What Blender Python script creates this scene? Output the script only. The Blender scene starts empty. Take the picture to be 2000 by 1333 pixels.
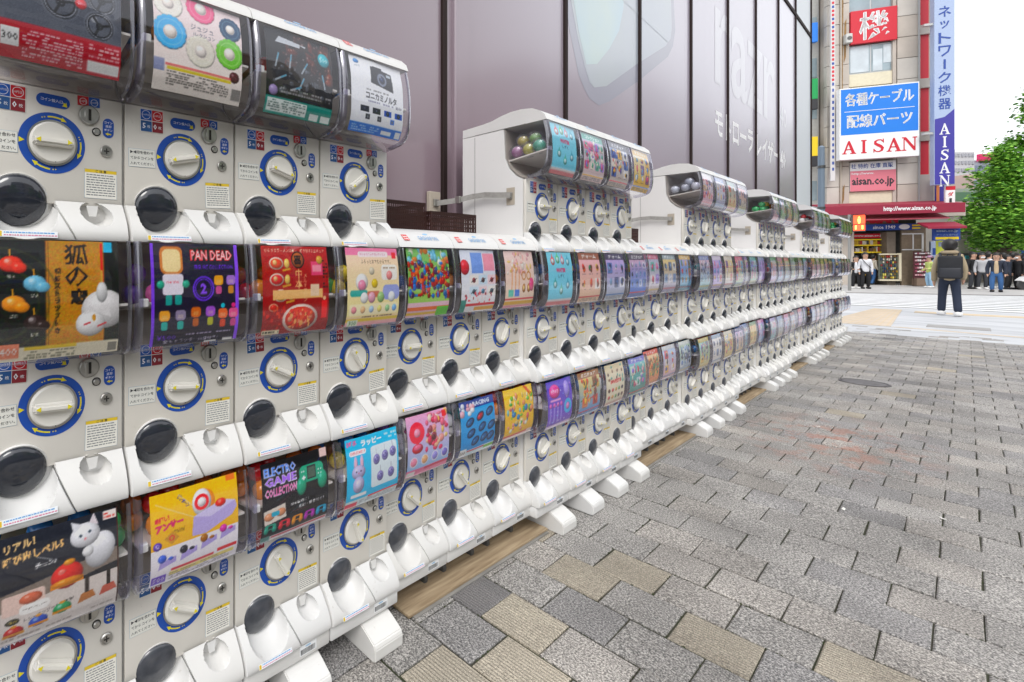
import bpy, bmesh, math, random
import numpy as np
from math import sin, cos, pi, radians, hypot, atan2, sqrt
from mathutils import Vector, Matrix
random.seed(7)
scn = bpy.context.scene
COL = scn.collection

# ------------------------------------------------------------------ camera, sky, sun, exposure
PXC, V0, FPX, TH = 581.0, 512.0, 943.55, radians(54.1736)   # principal point, horizon, focal length (photo px), heading
CH = 1.15                                                    # camera height
cam_d = bpy.data.cameras.new("camera")
cam = bpy.data.objects.new("camera", cam_d)
COL.objects.link(cam)
cam.location = (0, 0, CH)
cam.rotation_euler = (radians(90), 0, TH)
cam_d.sensor_width = 36
cam_d.lens = FPX / 2000 * 36
cam_d.shift_x = (1000 - PXC) / 2000
cam_d.shift_y = (V0 - 666.5) / 2000
cam_d.clip_start = 0.02
cam_d.clip_end = 2000
scn.camera = cam

world = bpy.data.worlds.new("World")
scn.world = world
world.use_nodes = True
wn, wl = world.node_tree.nodes, world.node_tree.links
wn.clear()
sky = wn.new("ShaderNodeTexSky")
sky.sky_type = 'NISHITA'
sky.sun_disc = False
sky.sun_elevation = radians(50)
sky.sun_rotation = radians(138)
sky.air_density = 1.0
sky.dust_density = 4.0
hs = wn.new("ShaderNodeHueSaturation")
hs.inputs["Saturation"].default_value = 0.22
bg = wn.new("ShaderNodeBackground")
bg.inputs["Strength"].default_value = 0.15
wo = wn.new("ShaderNodeOutputWorld")
wl.new(sky.outputs[0], hs.inputs["Color"])
cl = wn.new("ShaderNodeMix"); cl.data_type = 'RGBA'          # even cloud cover over the clear sky
cl.inputs[0].default_value = 0.62
cl.inputs[7].default_value = (7.6, 7.75, 8.0, 1)
wl.new(hs.outputs[0], cl.inputs[6])
wl.new(cl.outputs[2], bg.inputs["Color"])
wl.new(bg.outputs[0], wo.inputs["Surface"])

sun_d = bpy.data.lights.new("sun", 'SUN')
sun_d.energy = 0.85
sun_d.angle = radians(25)
sun_d.color = (1.0, 0.97, 0.93)
sun = bpy.data.objects.new("sun", sun_d)
COL.objects.link(sun)
_az, _el = radians(138), radians(50)
_dir = Vector((sin(_az) * cos(_el), cos(_az) * cos(_el), sin(_el)))
sun.rotation_euler = _dir.to_track_quat('Z', 'Y').to_euler()

scn.view_settings.view_transform = 'Standard'
scn.view_settings.look = 'None'
scn.view_settings.gamma = 1
scn.view_settings.use_curve_mapping = False
scn.view_settings.exposure = 0.64
scn.cycles.max_bounces = 8
scn.cycles.transparent_max_bounces = 40
scn.cycles.use_denoising = True
scn.cycles.caustics_reflective = False
scn.cycles.caustics_refractive = False

# ------------------------------------------------------------------ materials
def lin(c):
    if isinstance(c, str):
        c = [int(c[i:i + 2], 16) / 255 for i in (0, 2, 4)]
    return tuple((x / 12.92 if x <= 0.04045 else ((x + 0.055) / 1.055) ** 2.4) for x in c)

_mats = {}
def mat(name, col, rough=0.5, metal=0.0, var=0.0, vscale=8.0, bump=0.0, bscale=60.0, spec=0.5, emit=0.0, coat=0.0, col2=None, stretch=None, wear=0.0):
    if name in _mats: return _mats[name]
    m = bpy.data.materials.new(name)
    m.use_nodes = True
    nt = m.node_tree; N = nt.nodes; L = nt.links
    b = N["Principled BSDF"]
    c = tuple(col) + (1,)
    b.inputs["Base Color"].default_value = c
    b.inputs["Roughness"].default_value = rough
    b.inputs["Metallic"].default_value = metal
    b.inputs["Specular IOR Level"].default_value = spec
    if coat:
        b.inputs["Coat Weight"].default_value = coat
        b.inputs["Coat Roughness"].default_value = 0.15
    tc = N.new("ShaderNodeTexCoord")
    mp = N.new("ShaderNodeMapping")
    L.new(tc.outputs["Object"], mp.inputs["Vector"])
    if stretch: mp.inputs["Scale"].default_value = stretch
    if var or col2:
        n = N.new("ShaderNodeTexNoise"); n.inputs["Scale"].default_value = vscale; n.inputs["Detail"].default_value = 5
        L.new(mp.outputs[0], n.inputs["Vector"])
        mx = N.new("ShaderNodeMix"); mx.data_type = 'RGBA'
        mr = N.new("ShaderNodeMapRange"); mr.inputs[1].default_value = 0.35; mr.inputs[2].default_value = 0.68
        L.new(n.outputs["Fac"], mr.inputs[0]); L.new(mr.outputs[0], mx.inputs[0])
        d = tuple(col2) if col2 else tuple(x * (1 - var) for x in col)
        mx.inputs[6].default_value = c; mx.inputs[7].default_value = d + (1,)
        L.new(mx.outputs[2], b.inputs["Base Color"])
    if wear:
        oi = N.new("ShaderNodeObjectInfo"); sc_ = N.new("ShaderNodeMath"); sc_.operation = 'MULTIPLY'; sc_.inputs[1].default_value = 97.0
        L.new(oi.outputs["Random"], sc_.inputs[0]); cb = N.new("ShaderNodeCombineXYZ")
        for i_ in range(3): L.new(sc_.outputs[0], cb.inputs[i_])
        va = N.new("ShaderNodeVectorMath"); L.new(tc.outputs["Object"], va.inputs[0]); L.new(cb.outputs[0], va.inputs[1])
        L.new(va.outputs[0], mp.inputs["Vector"])
        w1 = N.new("ShaderNodeTexNoise"); w1.inputs["Scale"].default_value = 34; w1.inputs["Detail"].default_value = 8; w1.inputs["Roughness"].default_value = .72
        w2 = N.new("ShaderNodeTexNoise"); w2.inputs["Scale"].default_value = 5.5
        L.new(mp.outputs[0], w1.inputs["Vector"]); L.new(mp.outputs[0], w2.inputs["Vector"])
        r1 = N.new("ShaderNodeMapRange"); r1.inputs[1].default_value = .63; r1.inputs[2].default_value = .74; r1.inputs[4].default_value = wear
        r2 = N.new("ShaderNodeMapRange"); r2.inputs[1].default_value = .42; r2.inputs[2].default_value = .62
        L.new(w1.outputs["Fac"], r1.inputs[0]); L.new(w2.outputs["Fac"], r2.inputs[0])
        mm = N.new("ShaderNodeMath"); mm.operation = 'MULTIPLY'; L.new(r1.outputs[0], mm.inputs[0]); L.new(r2.outputs[0], mm.inputs[1])
        mw = N.new("ShaderNodeMix"); mw.data_type = 'RGBA'; mw.inputs[7].default_value = (.30, .26, .20, 1)
        src_ = b.inputs["Base Color"].links[0].from_socket if b.inputs["Base Color"].links else None
        if src_: L.new(src_, mw.inputs[6])
        else: mw.inputs[6].default_value = c
        L.new(mm.outputs[0], mw.inputs[0])
        yl = N.new("ShaderNodeMix"); yl.data_type = 'RGBA'; yl.blend_type = 'MULTIPLY'; yl.inputs[7].default_value = (.992, .980, .955, 1)
        L.new(oi.outputs["Random"], yl.inputs[0]); L.new(mw.outputs[2], yl.inputs[6]); L.new(yl.outputs[2], b.inputs["Base Color"])
    if bump:
        n2 = N.new("ShaderNodeTexNoise"); n2.inputs["Scale"].default_value = bscale; n2.inputs["Detail"].default_value = 4
        L.new(mp.outputs[0], n2.inputs["Vector"])
        bp = N.new("ShaderNodeBump"); bp.inputs["Strength"].default_value = bump; bp.inputs["Distance"].default_value = 0.004
        L.new(n2.outputs["Fac"], bp.inputs["Height"]); L.new(bp.outputs[0], b.inputs["Normal"])
    if emit:
        b.inputs["Emission Color"].default_value = c
        b.inputs["Emission Strength"].default_value = emit
    _mats[name] = m
    return m

def hexmat(h, rough=0.45, k=1.0):
    return mat("print_" + h + ("_%d" % int(rough * 100)), tuple(x * k for x in lin(h)), rough)

def clear_mat(name, tint, rough, f0=1.0, haze=0.0):
    m = bpy.data.materials.new(name); m.use_nodes = True
    N = m.node_tree.nodes; L = m.node_tree.links; N.clear()
    out = N.new("ShaderNodeOutputMaterial")
    tr = N.new("ShaderNodeBsdfTransparent"); tr.inputs[0].default_value = tint + (1,)
    gl = N.new("ShaderNodeBsdfGlossy"); gl.inputs["Roughness"].default_value = rough
    gl.inputs[0].default_value = (0.95, 0.95, 1, 1)
    ge = N.new("ShaderNodeNewGeometry"); dt = N.new("ShaderNodeVectorMath"); dt.operation = 'DOT_PRODUCT'
    L.new(ge.outputs["Normal"], dt.inputs[0]); L.new(ge.outputs["Incoming"], dt.inputs[1])
    def mth(op, a, b2, cl=False):
        q = N.new("ShaderNodeMath"); q.operation = op; q.use_clamp = cl
        for i, v in ((0, a), (1, b2)):
            if isinstance(v, (int, float)): q.inputs[i].default_value = v
            elif v is not None: L.new(v, q.inputs[i])
        return q
    ab = mth('ABSOLUTE', dt.outputs["Value"], None); om = mth('SUBTRACT', 1.0, ab.outputs[0], True); pw = mth('POWER', om.outputs[0], 5.0)
    m9 = mth('MULTIPLY', pw.outputs[0], 0.92); ad = mth('ADD', m9.outputs[0], 0.055); mu = mth('MULTIPLY', ad.outputs[0], f0, True)
    mx = N.new("ShaderNodeMixShader")
    L.new(mu.outputs[0], mx.inputs[0]); L.new(gl.outputs[0], mx.inputs[2])
    if haze:
        df = N.new("ShaderNodeBsdfDiffuse"); df.inputs[0].default_value = (0.8, 0.8, 0.85, 1)
        m2 = N.new("ShaderNodeMixShader"); m2.inputs[0].default_value = haze
        L.new(tr.outputs[0], m2.inputs[1]); L.new(df.outputs[0], m2.inputs[2]); L.new(m2.outputs[0], mx.inputs[1])
    else:
        L.new(tr.outputs[0], mx.inputs[1])
    tc = N.new("ShaderNodeTexCoord"); n2 = N.new("ShaderNodeTexNoise"); n2.inputs["Scale"].default_value = 9
    bp = N.new("ShaderNodeBump"); bp.inputs["Strength"].default_value = 0.25; bp.inputs["Distance"].default_value = 0.006
    L.new(tc.outputs["Object"], n2.inputs["Vector"]); L.new(n2.outputs["Fac"], bp.inputs["Height"]); L.new(bp.outputs[0], gl.inputs["Normal"])
    L.new(mx.outputs[0], out.inputs["Surface"])
    return m

M_PANEL = mat("cream_plastic", (0.725, 0.70, 0.65), 0.38, wear=.45, var=0.06, vscale=5, bump=0.03, bscale=300)
M_WHITE = mat("white_plastic", (0.715, 0.715, 0.71), 0.34, wear=.6, var=0.05, vscale=9, bump=0.03, bscale=200)
M_SIDE = mat("side_plastic", (0.80, 0.80, 0.80), 0.42, wear=.5, var=0.05, vscale=3)
M_CAV = mat("hopper_plastic", (0.42, 0.38, 0.34), 0.6, var=0.3, vscale=6)
M_GAP = mat("joint_dark", (0.03, 0.028, 0.025), 0.8)
M_CLEAR = clear_mat("clear_cover", (0.97, 0.97, 0.98), 0.03, 1.15, 0.0)
M_RIM = clear_mat("cover_rim", (0.50, 0.48, 0.62), 0.12, 2.2, 0.05)
M_CAPS = clear_mat("capsule_clear", (0.86, 0.87, 0.90), 0.05, 1.4, 0.06)
M_METAL = mat("steel", (0.52, 0.51, 0.48), 0.32, 0.9, var=0.2, vscale=40)
M_DMETAL = mat("dark_steel", (0.12, 0.12, 0.12), 0.4, 0.8)
M_DOME = mat("smoked_dome", (0.030, 0.034, 0.046), 0.07, spec=0.8, var=0.3, vscale=15)
M_DOME1 = mat("smoked_dome_worn", (0.085, 0.090, 0.105), 0.16, spec=0.7, col2=(0.035, 0.040, 0.052), vscale=22)
M_KNOB = mat("knob_plastic", (0.80, 0.78, 0.72), 0.28, var=0.04, vscale=20)
M_BLUE = mat("ring_blue", lin("1a4fae"), 0.4)
M_YEL = mat("arrow_yellow", lin("e6d820"), 0.4)
M_SHELF = mat("shelf_plastic", (0.72, 0.69, 0.64), 0.4)

def poster_material():
    m = bpy.data.materials.new("printed_paper"); m.use_nodes = True
    N = m.node_tree.nodes; L = m.node_tree.links
    b = N["Principled BSDF"]; b.inputs["Roughness"].default_value = 0.4
    a = N.new("ShaderNodeAttribute"); a.attribute_name = "Col"
    L.new(a.outputs["Color"], b.inputs["Base Color"])
    return m
M_POSTER = poster_material()

# ------------------------------------------------------------------ mesh helpers
class MB:
    """collects shapes (with a material each) and links them as ONE mesh"""
    def __init__(s): s.v = []; s.f = []; s.m = []; s.mats = []
    def mi(s, m):
        if m not in s.mats: s.mats.append(m)
        return s.mats.index(m)
    def add(s, vs, fs, m, T=None):
        o = len(s.v); k = s.mi(m)
        if T is not None: vs = [T @ Vector(q) for q in vs]
        s.v += [tuple(q) for q in vs]
        for f in fs: s.f.append([i + o for i in f]); s.m.append(k)
        return s
    def bm(s, bm, m, T=None):
        bm.verts.index_update()
        s.add([tuple(q.co) for q in bm.verts], [[q.index for q in f.verts] for f in bm.faces], m, T)
        bm.free(); return s
    def box(s, x0, x1, y0, y1, z0, z1, m, bev=0.0, seg=1, T=None):
        bm = bmesh.new()
        bmesh.ops.create_cube(bm, size=1)
        for q in bm.verts:
            q.co = ((x0 + x1) / 2 + q.co.x * (x1 - x0), (y0 + y1) / 2 + q.co.y * (y1 - y0), (z0 + z1) / 2 + q.co.z * (z1 - z0))
        if bev: bmesh.ops.bevel(bm, geom=bm.edges[:], offset=bev, segments=seg, affect='EDGES', profile=0.5)
        return s.bm(bm, m, T)
    def prism(s, prof, y0, y1, m, axis='y', T=None):
        """closed 2-D outline pushed along an axis; outline is (x,z) for y, (y,z) for x, (x,y) for z"""
        n = len(prof)
        def P(a, b, c):
            return {'y': (a, c, b), 'x': (c, a, b), 'z': (a, b, c)}[axis]
        vs = [P(a, b, y0) for a, b in prof] + [P(a, b, y1) for a, b in prof]
        fs = [list(range(n)), list(range(2 * n - 1, n - 1, -1))]
        for i in range(n):
            j = (i + 1) % n
            fs.append([i, i + n, j + n, j])
        s.add(vs, fs, m, T); return s
    def lathe(s, prof, m, n=24, T=None, ry=1.0):
        """profile of (radius, height) spun about local z"""
        vs = []; fs = []
        for r, h in prof:
            for i in range(n):
                a = 2 * pi * i / n
                vs.append((r * cos(a), r * sin(a) * ry, h))
        for k in range(len(prof) - 1):
            for i in range(n):
                j = (i + 1) % n
                fs.append([k * n + i, k * n + j, (k + 1) * n + j, (k + 1) * n + i])
        fs.append([(len(prof) - 1) * n + i for i in range(n)])
        fs.append([n - 1 - i for i in range(n)])
        s.add(vs, fs, m, T); return s
    def tube(s, pts, r, m, n=8):
        pts = [Vector(p) for p in pts]; vs = []; fs = []
        for i, p in enumerate(pts):
            d = (pts[min(i + 1, len(pts) - 1)] - pts[max(i - 1, 0)]).normalized()
            u = d.cross(Vector((0, 0, 1)) if abs(d.z) < 0.9 else Vector((1, 0, 0))).normalized(); w = d.cross(u)
            rr = r[i] if isinstance(r, (list, tuple)) else r
            for k in range(n):
                a = 2 * pi * k / n
                vs.append(tuple(p + u * cos(a) * rr + w * sin(a) * rr))
        for i in range(len(pts) - 1):
            for k in range(n):
                j = (k + 1) % n
                fs.append([i * n + k, i * n + j, (i + 1) * n + j, (i + 1) * n + k])
        fs.append(list(range(n))[::-1]); fs.append([(len(pts) - 1) * n + k for k in range(n)])
        s.add(vs, fs, m); return s
    def mesh(s, name, smooth=None):
        me = bpy.data.meshes.new(name)
        me.from_pydata(s.v, [], s.f)
        for m in s.mats: me.materials.append(m)
        if s.f: me.polygons.foreach_set("material_index", s.m)
        b = bmesh.new(); b.from_mesh(me); bmesh.ops.recalc_face_normals(b, faces=b.faces[:]); b.to_mesh(me); b.free()
        if smooth:
            me.polygons.foreach_set("use_smooth", [True] * len(me.polygons))
            me.set_sharp_from_angle(angle=radians(smooth))
        me.update()
        return me
    def raw(s, name):
        me = bpy.data.meshes.new(name)
        me.from_pydata(s.v, [], s.f)
        for m in s.mats: me.materials.append(m)
        if s.f: me.polygons.foreach_set("material_index", s.m)
        me.update(); return me

def link(name, me, parent=None, loc=(0, 0, 0), rot=(0, 0, 0), scale=None):
    o = bpy.data.objects.new(name, me)
    COL.objects.link(o)
    if parent: o.parent = parent
    o.location = loc; o.rotation_euler = rot
    if scale: o.scale = scale
    return o
def tag(o, label=None, cat=None, group=None, kind=None):
    if label: o["label"] = label
    if cat: o["category"] = cat
    if group: o["group"] = group
    if kind: o["kind"] = kind
    return o
def thing(name, label, cat, loc=(0, 0, 0), rz=0.0, group=None):
    return tag(link(name, None, None, loc, (0, 0, rz)), label, cat, group)

# text as flat triangles, from the built-in font
_tc = bpy.data.curves.new("lettering", 'FONT'); _to = bpy.data.objects.new("lettering", _tc); COL.objects.link(_to)
_tcache = {}
def glyphs(body, bold=0.0, res=1):
    k = (body, bold, res)
    if k in _tcache: return _tcache[k]
    _tc.body = body; _tc.resolution_u = res; _tc.offset = bold
    dg = bpy.context.evaluated_depsgraph_get(); dg.update()
    ev = _to.evaluated_get(dg); me = ev.to_mesh(); me.calc_loop_triangles()
    v = np.array([(q.co.x, q.co.y) for q in me.vertices], float).reshape(-1, 2)
    t = [tuple(q.vertices) for q in me.loop_triangles]
    ev.to_mesh_clear()
    if len(v):
        mn, mx = v.min(0), v.max(0)
        v = (v - (mn + mx) / 2); size = mx - mn
    else: size = np.array([1.0, 1.0])
    _tcache[k] = (v, t, size)
    return _tcache[k]
def fit_text(body, w=None, h=None, bold=0.0, res=1):
    v, t, s = glyphs(body, bold, res)
    if w is None: k = h / s[1]; sc = (k, k)
    elif h is None: k = w / s[0]; sc = (k, k)
    else: sc = (w / s[0], h / s[1])
    return v * np.array(sc), t

# serif letters of the cable shop
def serif(ch):
    if ch == 'I': return [[(-.16, -.5), (.16, -.5), (.16, -.42), (.08, -.40), (.08, .40), (.16, .42), (.16, .5), (-.16, .5), (-.16, .42), (-.08, .40), (-.08, -.40), (-.16, -.42)]]
    if ch == 'A': return [[(-.42, -.5), (-.14, -.5), (-.14, -.43), (-.23, -.42), (.0, .34), (-.05, .5), (-.34, -.42), (-.42, -.43)],
                          [(-.05, .5), (.04, .5), (.35, -.42), (.42, -.43), (.42, -.5), (.06, -.5), (.06, -.43), (.16, -.42), (-.06, .30)],
                          [(-.22, -.2), (.12, -.2), (.12, -.12), (-.20, -.12)]]
    if ch == 'N': return [[(-.42, -.5), (-.18, -.5), (-.18, -.43), (-.27, -.42), (-.27, .36), (-.33, .42), (-.33, -.42), (-.42, -.43)],
                          [(-.42, .5), (-.20, .5), (.32, -.30), (.32, -.5), (.24, -.5), (-.33, .42), (-.42, .43)],
                          [(.26, -.42), (.26, .42), (.17, .43), (.17, .5), (.42, .5), (.42, .43), (.33, .42), (.33, -.5), (.26, -.5)]]
    if ch == 'S':
        pts = []
        cl = [(.25, .30), (.12, .43), (-.05, .43), (-.20, .32), (-.20, .17), (-.05, .06), (.10, -.04), (.21, -.18), (.18, -.34), (.02, -.44), (-.15, -.42), (-.27, -.28)]
        w = [.04, .04, .045, .07, .09, .10, .10, .09, .07, .045, .04, .04]
        L_, R_ = [], []
        for i, (x, y) in enumerate(cl):
            a = cl[max(0, i - 1)]; b = cl[min(len(cl) - 1, i + 1)]
            dx, dy = b[0] - a[0], b[1] - a[1]; n = hypot(dx, dy)
            L_.append((x - dy / n * w[i], y + dx / n * w[i])); R_.append((x + dy / n * w[i], y - dx / n * w[i]))
        q = [[L_[i], L_[i + 1], R_[i + 1], R_[i]] for i in range(len(cl) - 1)]
        return q + [[(.22, .5), (.29, .5), (.29, .20), (.24, .22)], [(-.31, -.5), (-.25, -.48), (-.25, -.22), (-.31, -.20)]]

class Decal:
    """flat print in a plane (local x right, y up); later pieces lie a hair above earlier ones"""
    def __init__(s, step=0.0003): s.mb = MB(); s.k = 0; s.step = step
    def _p(s, pts, m):
        s.mb.add([(x, y, s.k * s.step) for x, y in pts], [list(range(len(pts)))], m)
    def up(s): s.k += 1; return s
    def rect(s, x0, y0, x1, y1, m): s._p([(x0, y0), (x1, y0), (x1, y1), (x0, y1)], m); return s
    def poly(s, pts, m): s._p(pts, m); return s
    def disc(s, x, y, r, m, n=20, ry=None):
        ry = ry or r
        s._p([(x + r * cos(2 * pi * i / n), y + ry * sin(2 * pi * i / n)) for i in range(n)], m); return s
    def ring(s, x, y, r0, r1, m, a0=0, a1=2 * pi, n=40):
        for i in range(n):
            a, b = a0 + (a1 - a0) * i / n, a0 + (a1 - a0) * (i + 1) / n
            s._p([(x + r0 * cos(a), y + r0 * sin(a)), (x + r1 * cos(a), y + r1 * sin(a)), (x + r1 * cos(b), y + r1 * sin(b)), (x + r0 * cos(b), y + r0 * sin(b))], m)
        return s
    def pill(s, x0, y0, x1, y1, m):
        r = min(x1 - x0, y1 - y0) / 2; pts = []
        for cx, cy, a in ((x1 - r, y1 - r, 0), (x0 + r, y1 - r, 1), (x0 + r, y0 + r, 2), (x1 - r, y0 + r, 3)):
            for i in range(6):
                t = (a + i / 5) * pi / 2; pts.append((cx + r * cos(t), cy + r * sin(t)))
        s._p(pts, m); return s
    def text(s, body, x, y, m, w=None, h=None, rot=0.0, bold=0.0, res=1):
        v, t = fit_text(body, w, h, bold, res)
        c_, s_ = cos(rot), sin(rot)
        s.mb.add([(x + a * c_ - b * s_, y + a * s_ + b * c_, s.k * s.step) for a, b in v], t, m); return s
    def serif(s, word, x, y, h, w, m, vertical=False, gap=1.05):
        for i, ch in enumerate(word):
            ox = x if vertical else x + (i - (len(word) - 1) / 2) * w * gap
            oy = y - i * h * gap if vertical else y
            for pl in serif(ch):
                s._p([(ox + a * w, oy + b * h) for a, b in pl], m)
        return s
    def mesh(s, name): return s.mb.raw(name)

RFRONT = (radians(90), 0, radians(90))     # decal plane turned to face +x, its x along world y

# ------------------------------------------------------------------ printed sheets as colour grids
class Sheet:
    def __init__(s, n, bgc='ffffff'):
        s.n = n; s.r = 2 * n; s.a = np.zeros((s.r, s.r, 3)); s.a[:] = s.c(bgc)
        yy, xx = np.mgrid[0:s.r, 0:s.r]; s.x = (xx + .5) / s.r; s.y = (yy + .5) / s.r
    def c(s, h): return np.array([int(h[i:i + 2], 16) / 255 for i in (0, 2, 4)])
    def put(s, mask, col, al=1.0):
        s.a[mask] = s.a[mask] * (1 - al) + s.c(col) * al; return s
    def rect(s, x0, y0, x1, y1, col, al=1.0): return s.put((s.x >= x0) & (s.x < x1) & (s.y >= y0) & (s.y < y1), col, al)
    def circ(s, x, y, r, col, ry=None, al=1.0, rot=0):
        ry = ry or r; dx, dy = s.x - x, s.y - y
        if rot: dx, dy = dx * cos(rot) + dy * sin(rot), -dx * sin(rot) + dy * cos(rot)
        q = (dx / r) ** 2 + (dy / ry) ** 2; mask = q < 1
        if r < .028: return s.put(mask, col, al)
        # printed products look round: a lighter upper left and a darker rim
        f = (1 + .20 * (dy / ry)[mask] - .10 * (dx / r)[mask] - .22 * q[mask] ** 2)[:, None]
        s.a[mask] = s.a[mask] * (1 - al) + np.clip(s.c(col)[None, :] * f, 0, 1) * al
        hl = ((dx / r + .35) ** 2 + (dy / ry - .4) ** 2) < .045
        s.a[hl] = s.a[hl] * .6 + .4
        return s
    def donut(s, x, y, r, r0, col, al=1.0):
        d = np.hypot(s.x - x, s.y - y); return s.put((d < r) & (d > r0), col, al)
    def rrect(s, x0, y0, x1, y1, r, col, al=1.0):
        cx = np.clip(s.x, x0 + r, x1 - r); cy = np.clip(s.y, y0 + r, y1 - r)
        return s.put(np.hypot(s.x - cx, s.y - cy) < r, col, al)
    def tri(s, p, col, al=1.0):
        (x0, y0), (x1, y1), (x2, y2) = p; R = s.r
        i0 = max(0, int(min(x0, x1, x2) * R)); i1 = min(R, int(max(x0, x1, x2) * R) + 2)
        j0 = max(0, int(min(y0, y1, y2) * R)); j1 = min(R, int(max(y0, y1, y2) * R) + 2)
        if i1 <= i0 or j1 <= j0: return s
        X = s.x[j0:j1, i0:i1]; Y = s.y[j0:j1, i0:i1]
        a = (x1 - x0) * (Y - y0) - (y1 - y0) * (X - x0); b = (x2 - x1) * (Y - y1) - (y2 - y1) * (X - x1); c = (x0 - x2) * (Y - y2) - (y0 - y2) * (X - x2)
        mk = ((a >= 0) & (b >= 0) & (c >= 0)) | ((a <= 0) & (b <= 0) & (c <= 0))
        s.a[j0:j1, i0:i1][mk] = s.a[j0:j1, i0:i1][mk] * (1 - al) + s.c(col) * al; return s
    def poly(s, p, col, al=1.0):
        for i in range(1, len(p) - 1): s.tri((p[0], p[i], p[i + 1]), col, al)
        return s
    def line(s, x0, y0, x1, y1, w, col, al=1.0):
        dx, dy = x1 - x0, y1 - y0; n = hypot(dx, dy) or 1; a, b = -dy / n * w / 2, dx / n * w / 2
        return s.poly([(x0 + a, y0 + b), (x1 + a, y1 + b), (x1 - a, y1 - b), (x0 - a, y0 - b)], col, al)
    def text(s, body, x, y, col, w=None, h=None, rot=0.0, bold=0.0, al=1.0):
        v, t = fit_text(body, w, h, bold)
        c_, s_ = cos(rot), sin(rot); q = [(x + a * c_ - b * s_, y + a * s_ + b * c_) for a, b in v]
        for i in t: s.tri([q[k] for k in i], col, al)
        return s
    def vtext(s, body, x, y, col, h, w=None, gap=1.1, bold=0.0):
        for i, ch in enumerate(body): s.text(ch, x, y - i * h * gap, col, w=w, h=h, bold=bold)
        return s
    def grad(s, c0, c1, y0=0.0, y1=1.0):
        t = np.clip((s.y - y0) / (y1 - y0), 0, 1)[..., None]; mk = (s.y >= y0) & (s.y < y1)
        g = s.c(c0) * (1 - t) + s.c(c1) * t; s.a[mk] = g[mk]; return s
    def lines(s, x0, y0, x1, y1, n, col, seed=0, al=0.8, fill=0.75):
        r = random.Random(seed)
        for i in range(n):
            y = y1 - (i + .5) * (y1 - y0) / n; x = x0; hh = (y1 - y0) / n * 0.28
            while x < x1:
                w = r.uniform(.01, .05)
                if r.random() < fill: s.rect(x, y - hh, min(x1, x + w), y + hh, col, al)
                x += w + .008
        return s
    def speck(s, amp, seed=1, cell=3, x0=0, y0=0, x1=1, y1=1):
        r = np.random.RandomState(seed); k = s.r // cell + 1
        n = r.uniform(-amp, amp, (k, k, 3)); n = np.repeat(np.repeat(n, cell, 0), cell, 1)[:s.r, :s.r]
        mk = (s.x >= x0) & (s.x < x1) & (s.y >= y0) & (s.y < y1)
        s.a[mk] = np.clip(s.a[mk] + n[mk], 0, 1); return s
    def blobs(s, x0, y0, x1, y1, n, cols, r0, r1, seed=0, al=0.9):
        r = random.Random(seed)
        for i in range(n):
            s.circ(r.uniform(x0, x1), r.uniform(y0, y1), r.uniform(r0, r1), r.choice(cols), ry=r.uniform(r0, r1), al=al)
        return s
    def out(s):
        n = s.n
        r_ = np.random.RandomState(n + int(s.a.sum()) % 1000); a = s.a
        g = r_.normal(0, .018, (s.r // 2, s.r // 2, 1)); a = a + np.repeat(np.repeat(g, 2, 0), 2, 1)
        lum = a.mean(2, keepdims=True); a = np.clip(lum + (a - lum) * 1.32, 0, 1); a = np.clip((a - .5) * 1.10 + .47, 0, 1)
        a = a.reshape(n, 2, n, 2, 3).mean((1, 3))
        return np.where(a <= 0.04045, a / 12.92, ((a + 0.055) / 1.055) ** 2.4) * 0.86

# ------------------------------------------------------------------ window profile shared by covers and posters
WBAND = {1: (0.094, 0.308, 0.082), 2: (0.092, 0.333, 0.084), 3: (0.110, 0.338, 0.100)}
def wprof(tier, n=14):
    zb, zt, pf = WBAND[tier]
    key = [(0.0, zb), (0.03, zb + .001), (pf * .70, zb + .008), (pf * .90, zb + .024), (pf, zb + .058), (pf * 1.02, zb + .11), (pf * .99, zb + (zt - zb) * .75), (pf * .86, zt)]
    return key
def front_p(tier, z):
    pr = wprof(tier)[2:]
    for (p0, z0), (p1, z1) in zip(pr, pr[1:]):
        if z <= z1 or (p1, z1) == pr[-1]:
            t = min(1, max(0, (z - z0) / (z1 - z0))); t2 = t
            return p0 + (p1 - p0) * t2
_grid = {}
def poster_mesh(sheet, tier, y0=-0.103, y1=0.106, zlo=0.016, zhi=-0.003):
    n = sheet.n; zb, zt, pf = WBAND[tier]
    ys = np.linspace(y0, y1, n); zs = np.linspace(zb + zlo, zt + zhi, n)
    ps = np.array([front_p(tier, z) for z in zs]); k = max(1, n // 12)
    ps = np.convolve(np.pad(ps, k, 'edge'), np.ones(2 * k + 1) / (2 * k + 1), 'valid') - 0.006
    V = np.zeros((n * n, 3)); V[:, 0] = np.repeat(ps, n); V[:, 1] = np.tile(ys, n); V[:, 2] = np.repeat(zs, n)
    V[:, 0] += 0.0015 * np.sin(np.tile(np.linspace(0, 5, n), n))
    key = (n, tier)
    if n not in _grid:
        i = np.arange(n - 1); a = (i[:, None] * n + i[None, :]).ravel()
        _grid[n] = np.stack([a, a + 1, a + n + 1, a + n], 1)
    F = _grid[n]
    me = bpy.data.meshes.new("poster")
    me.vertices.add(n * n); me.vertices.foreach_set("co", V.ravel())
    me.loops.add(F.size); me.loops.foreach_set("vertex_index", F.ravel())
    me.polygons.add(len(F)); me.polygons.foreach_set("loop_start", np.arange(0, F.size, 4)); 
    me.update(calc_edges=True)
    me.polygons.foreach_set("use_smooth", [True] * len(me.polygons))
    at = me.color_attributes.new("Col", 'FLOAT_COLOR', 'POINT')
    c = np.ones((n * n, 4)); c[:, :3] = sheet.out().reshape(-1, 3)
    at.data.foreach_set("color", c.ravel())
    me.materials.append(M_POSTER)
    return me

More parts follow.
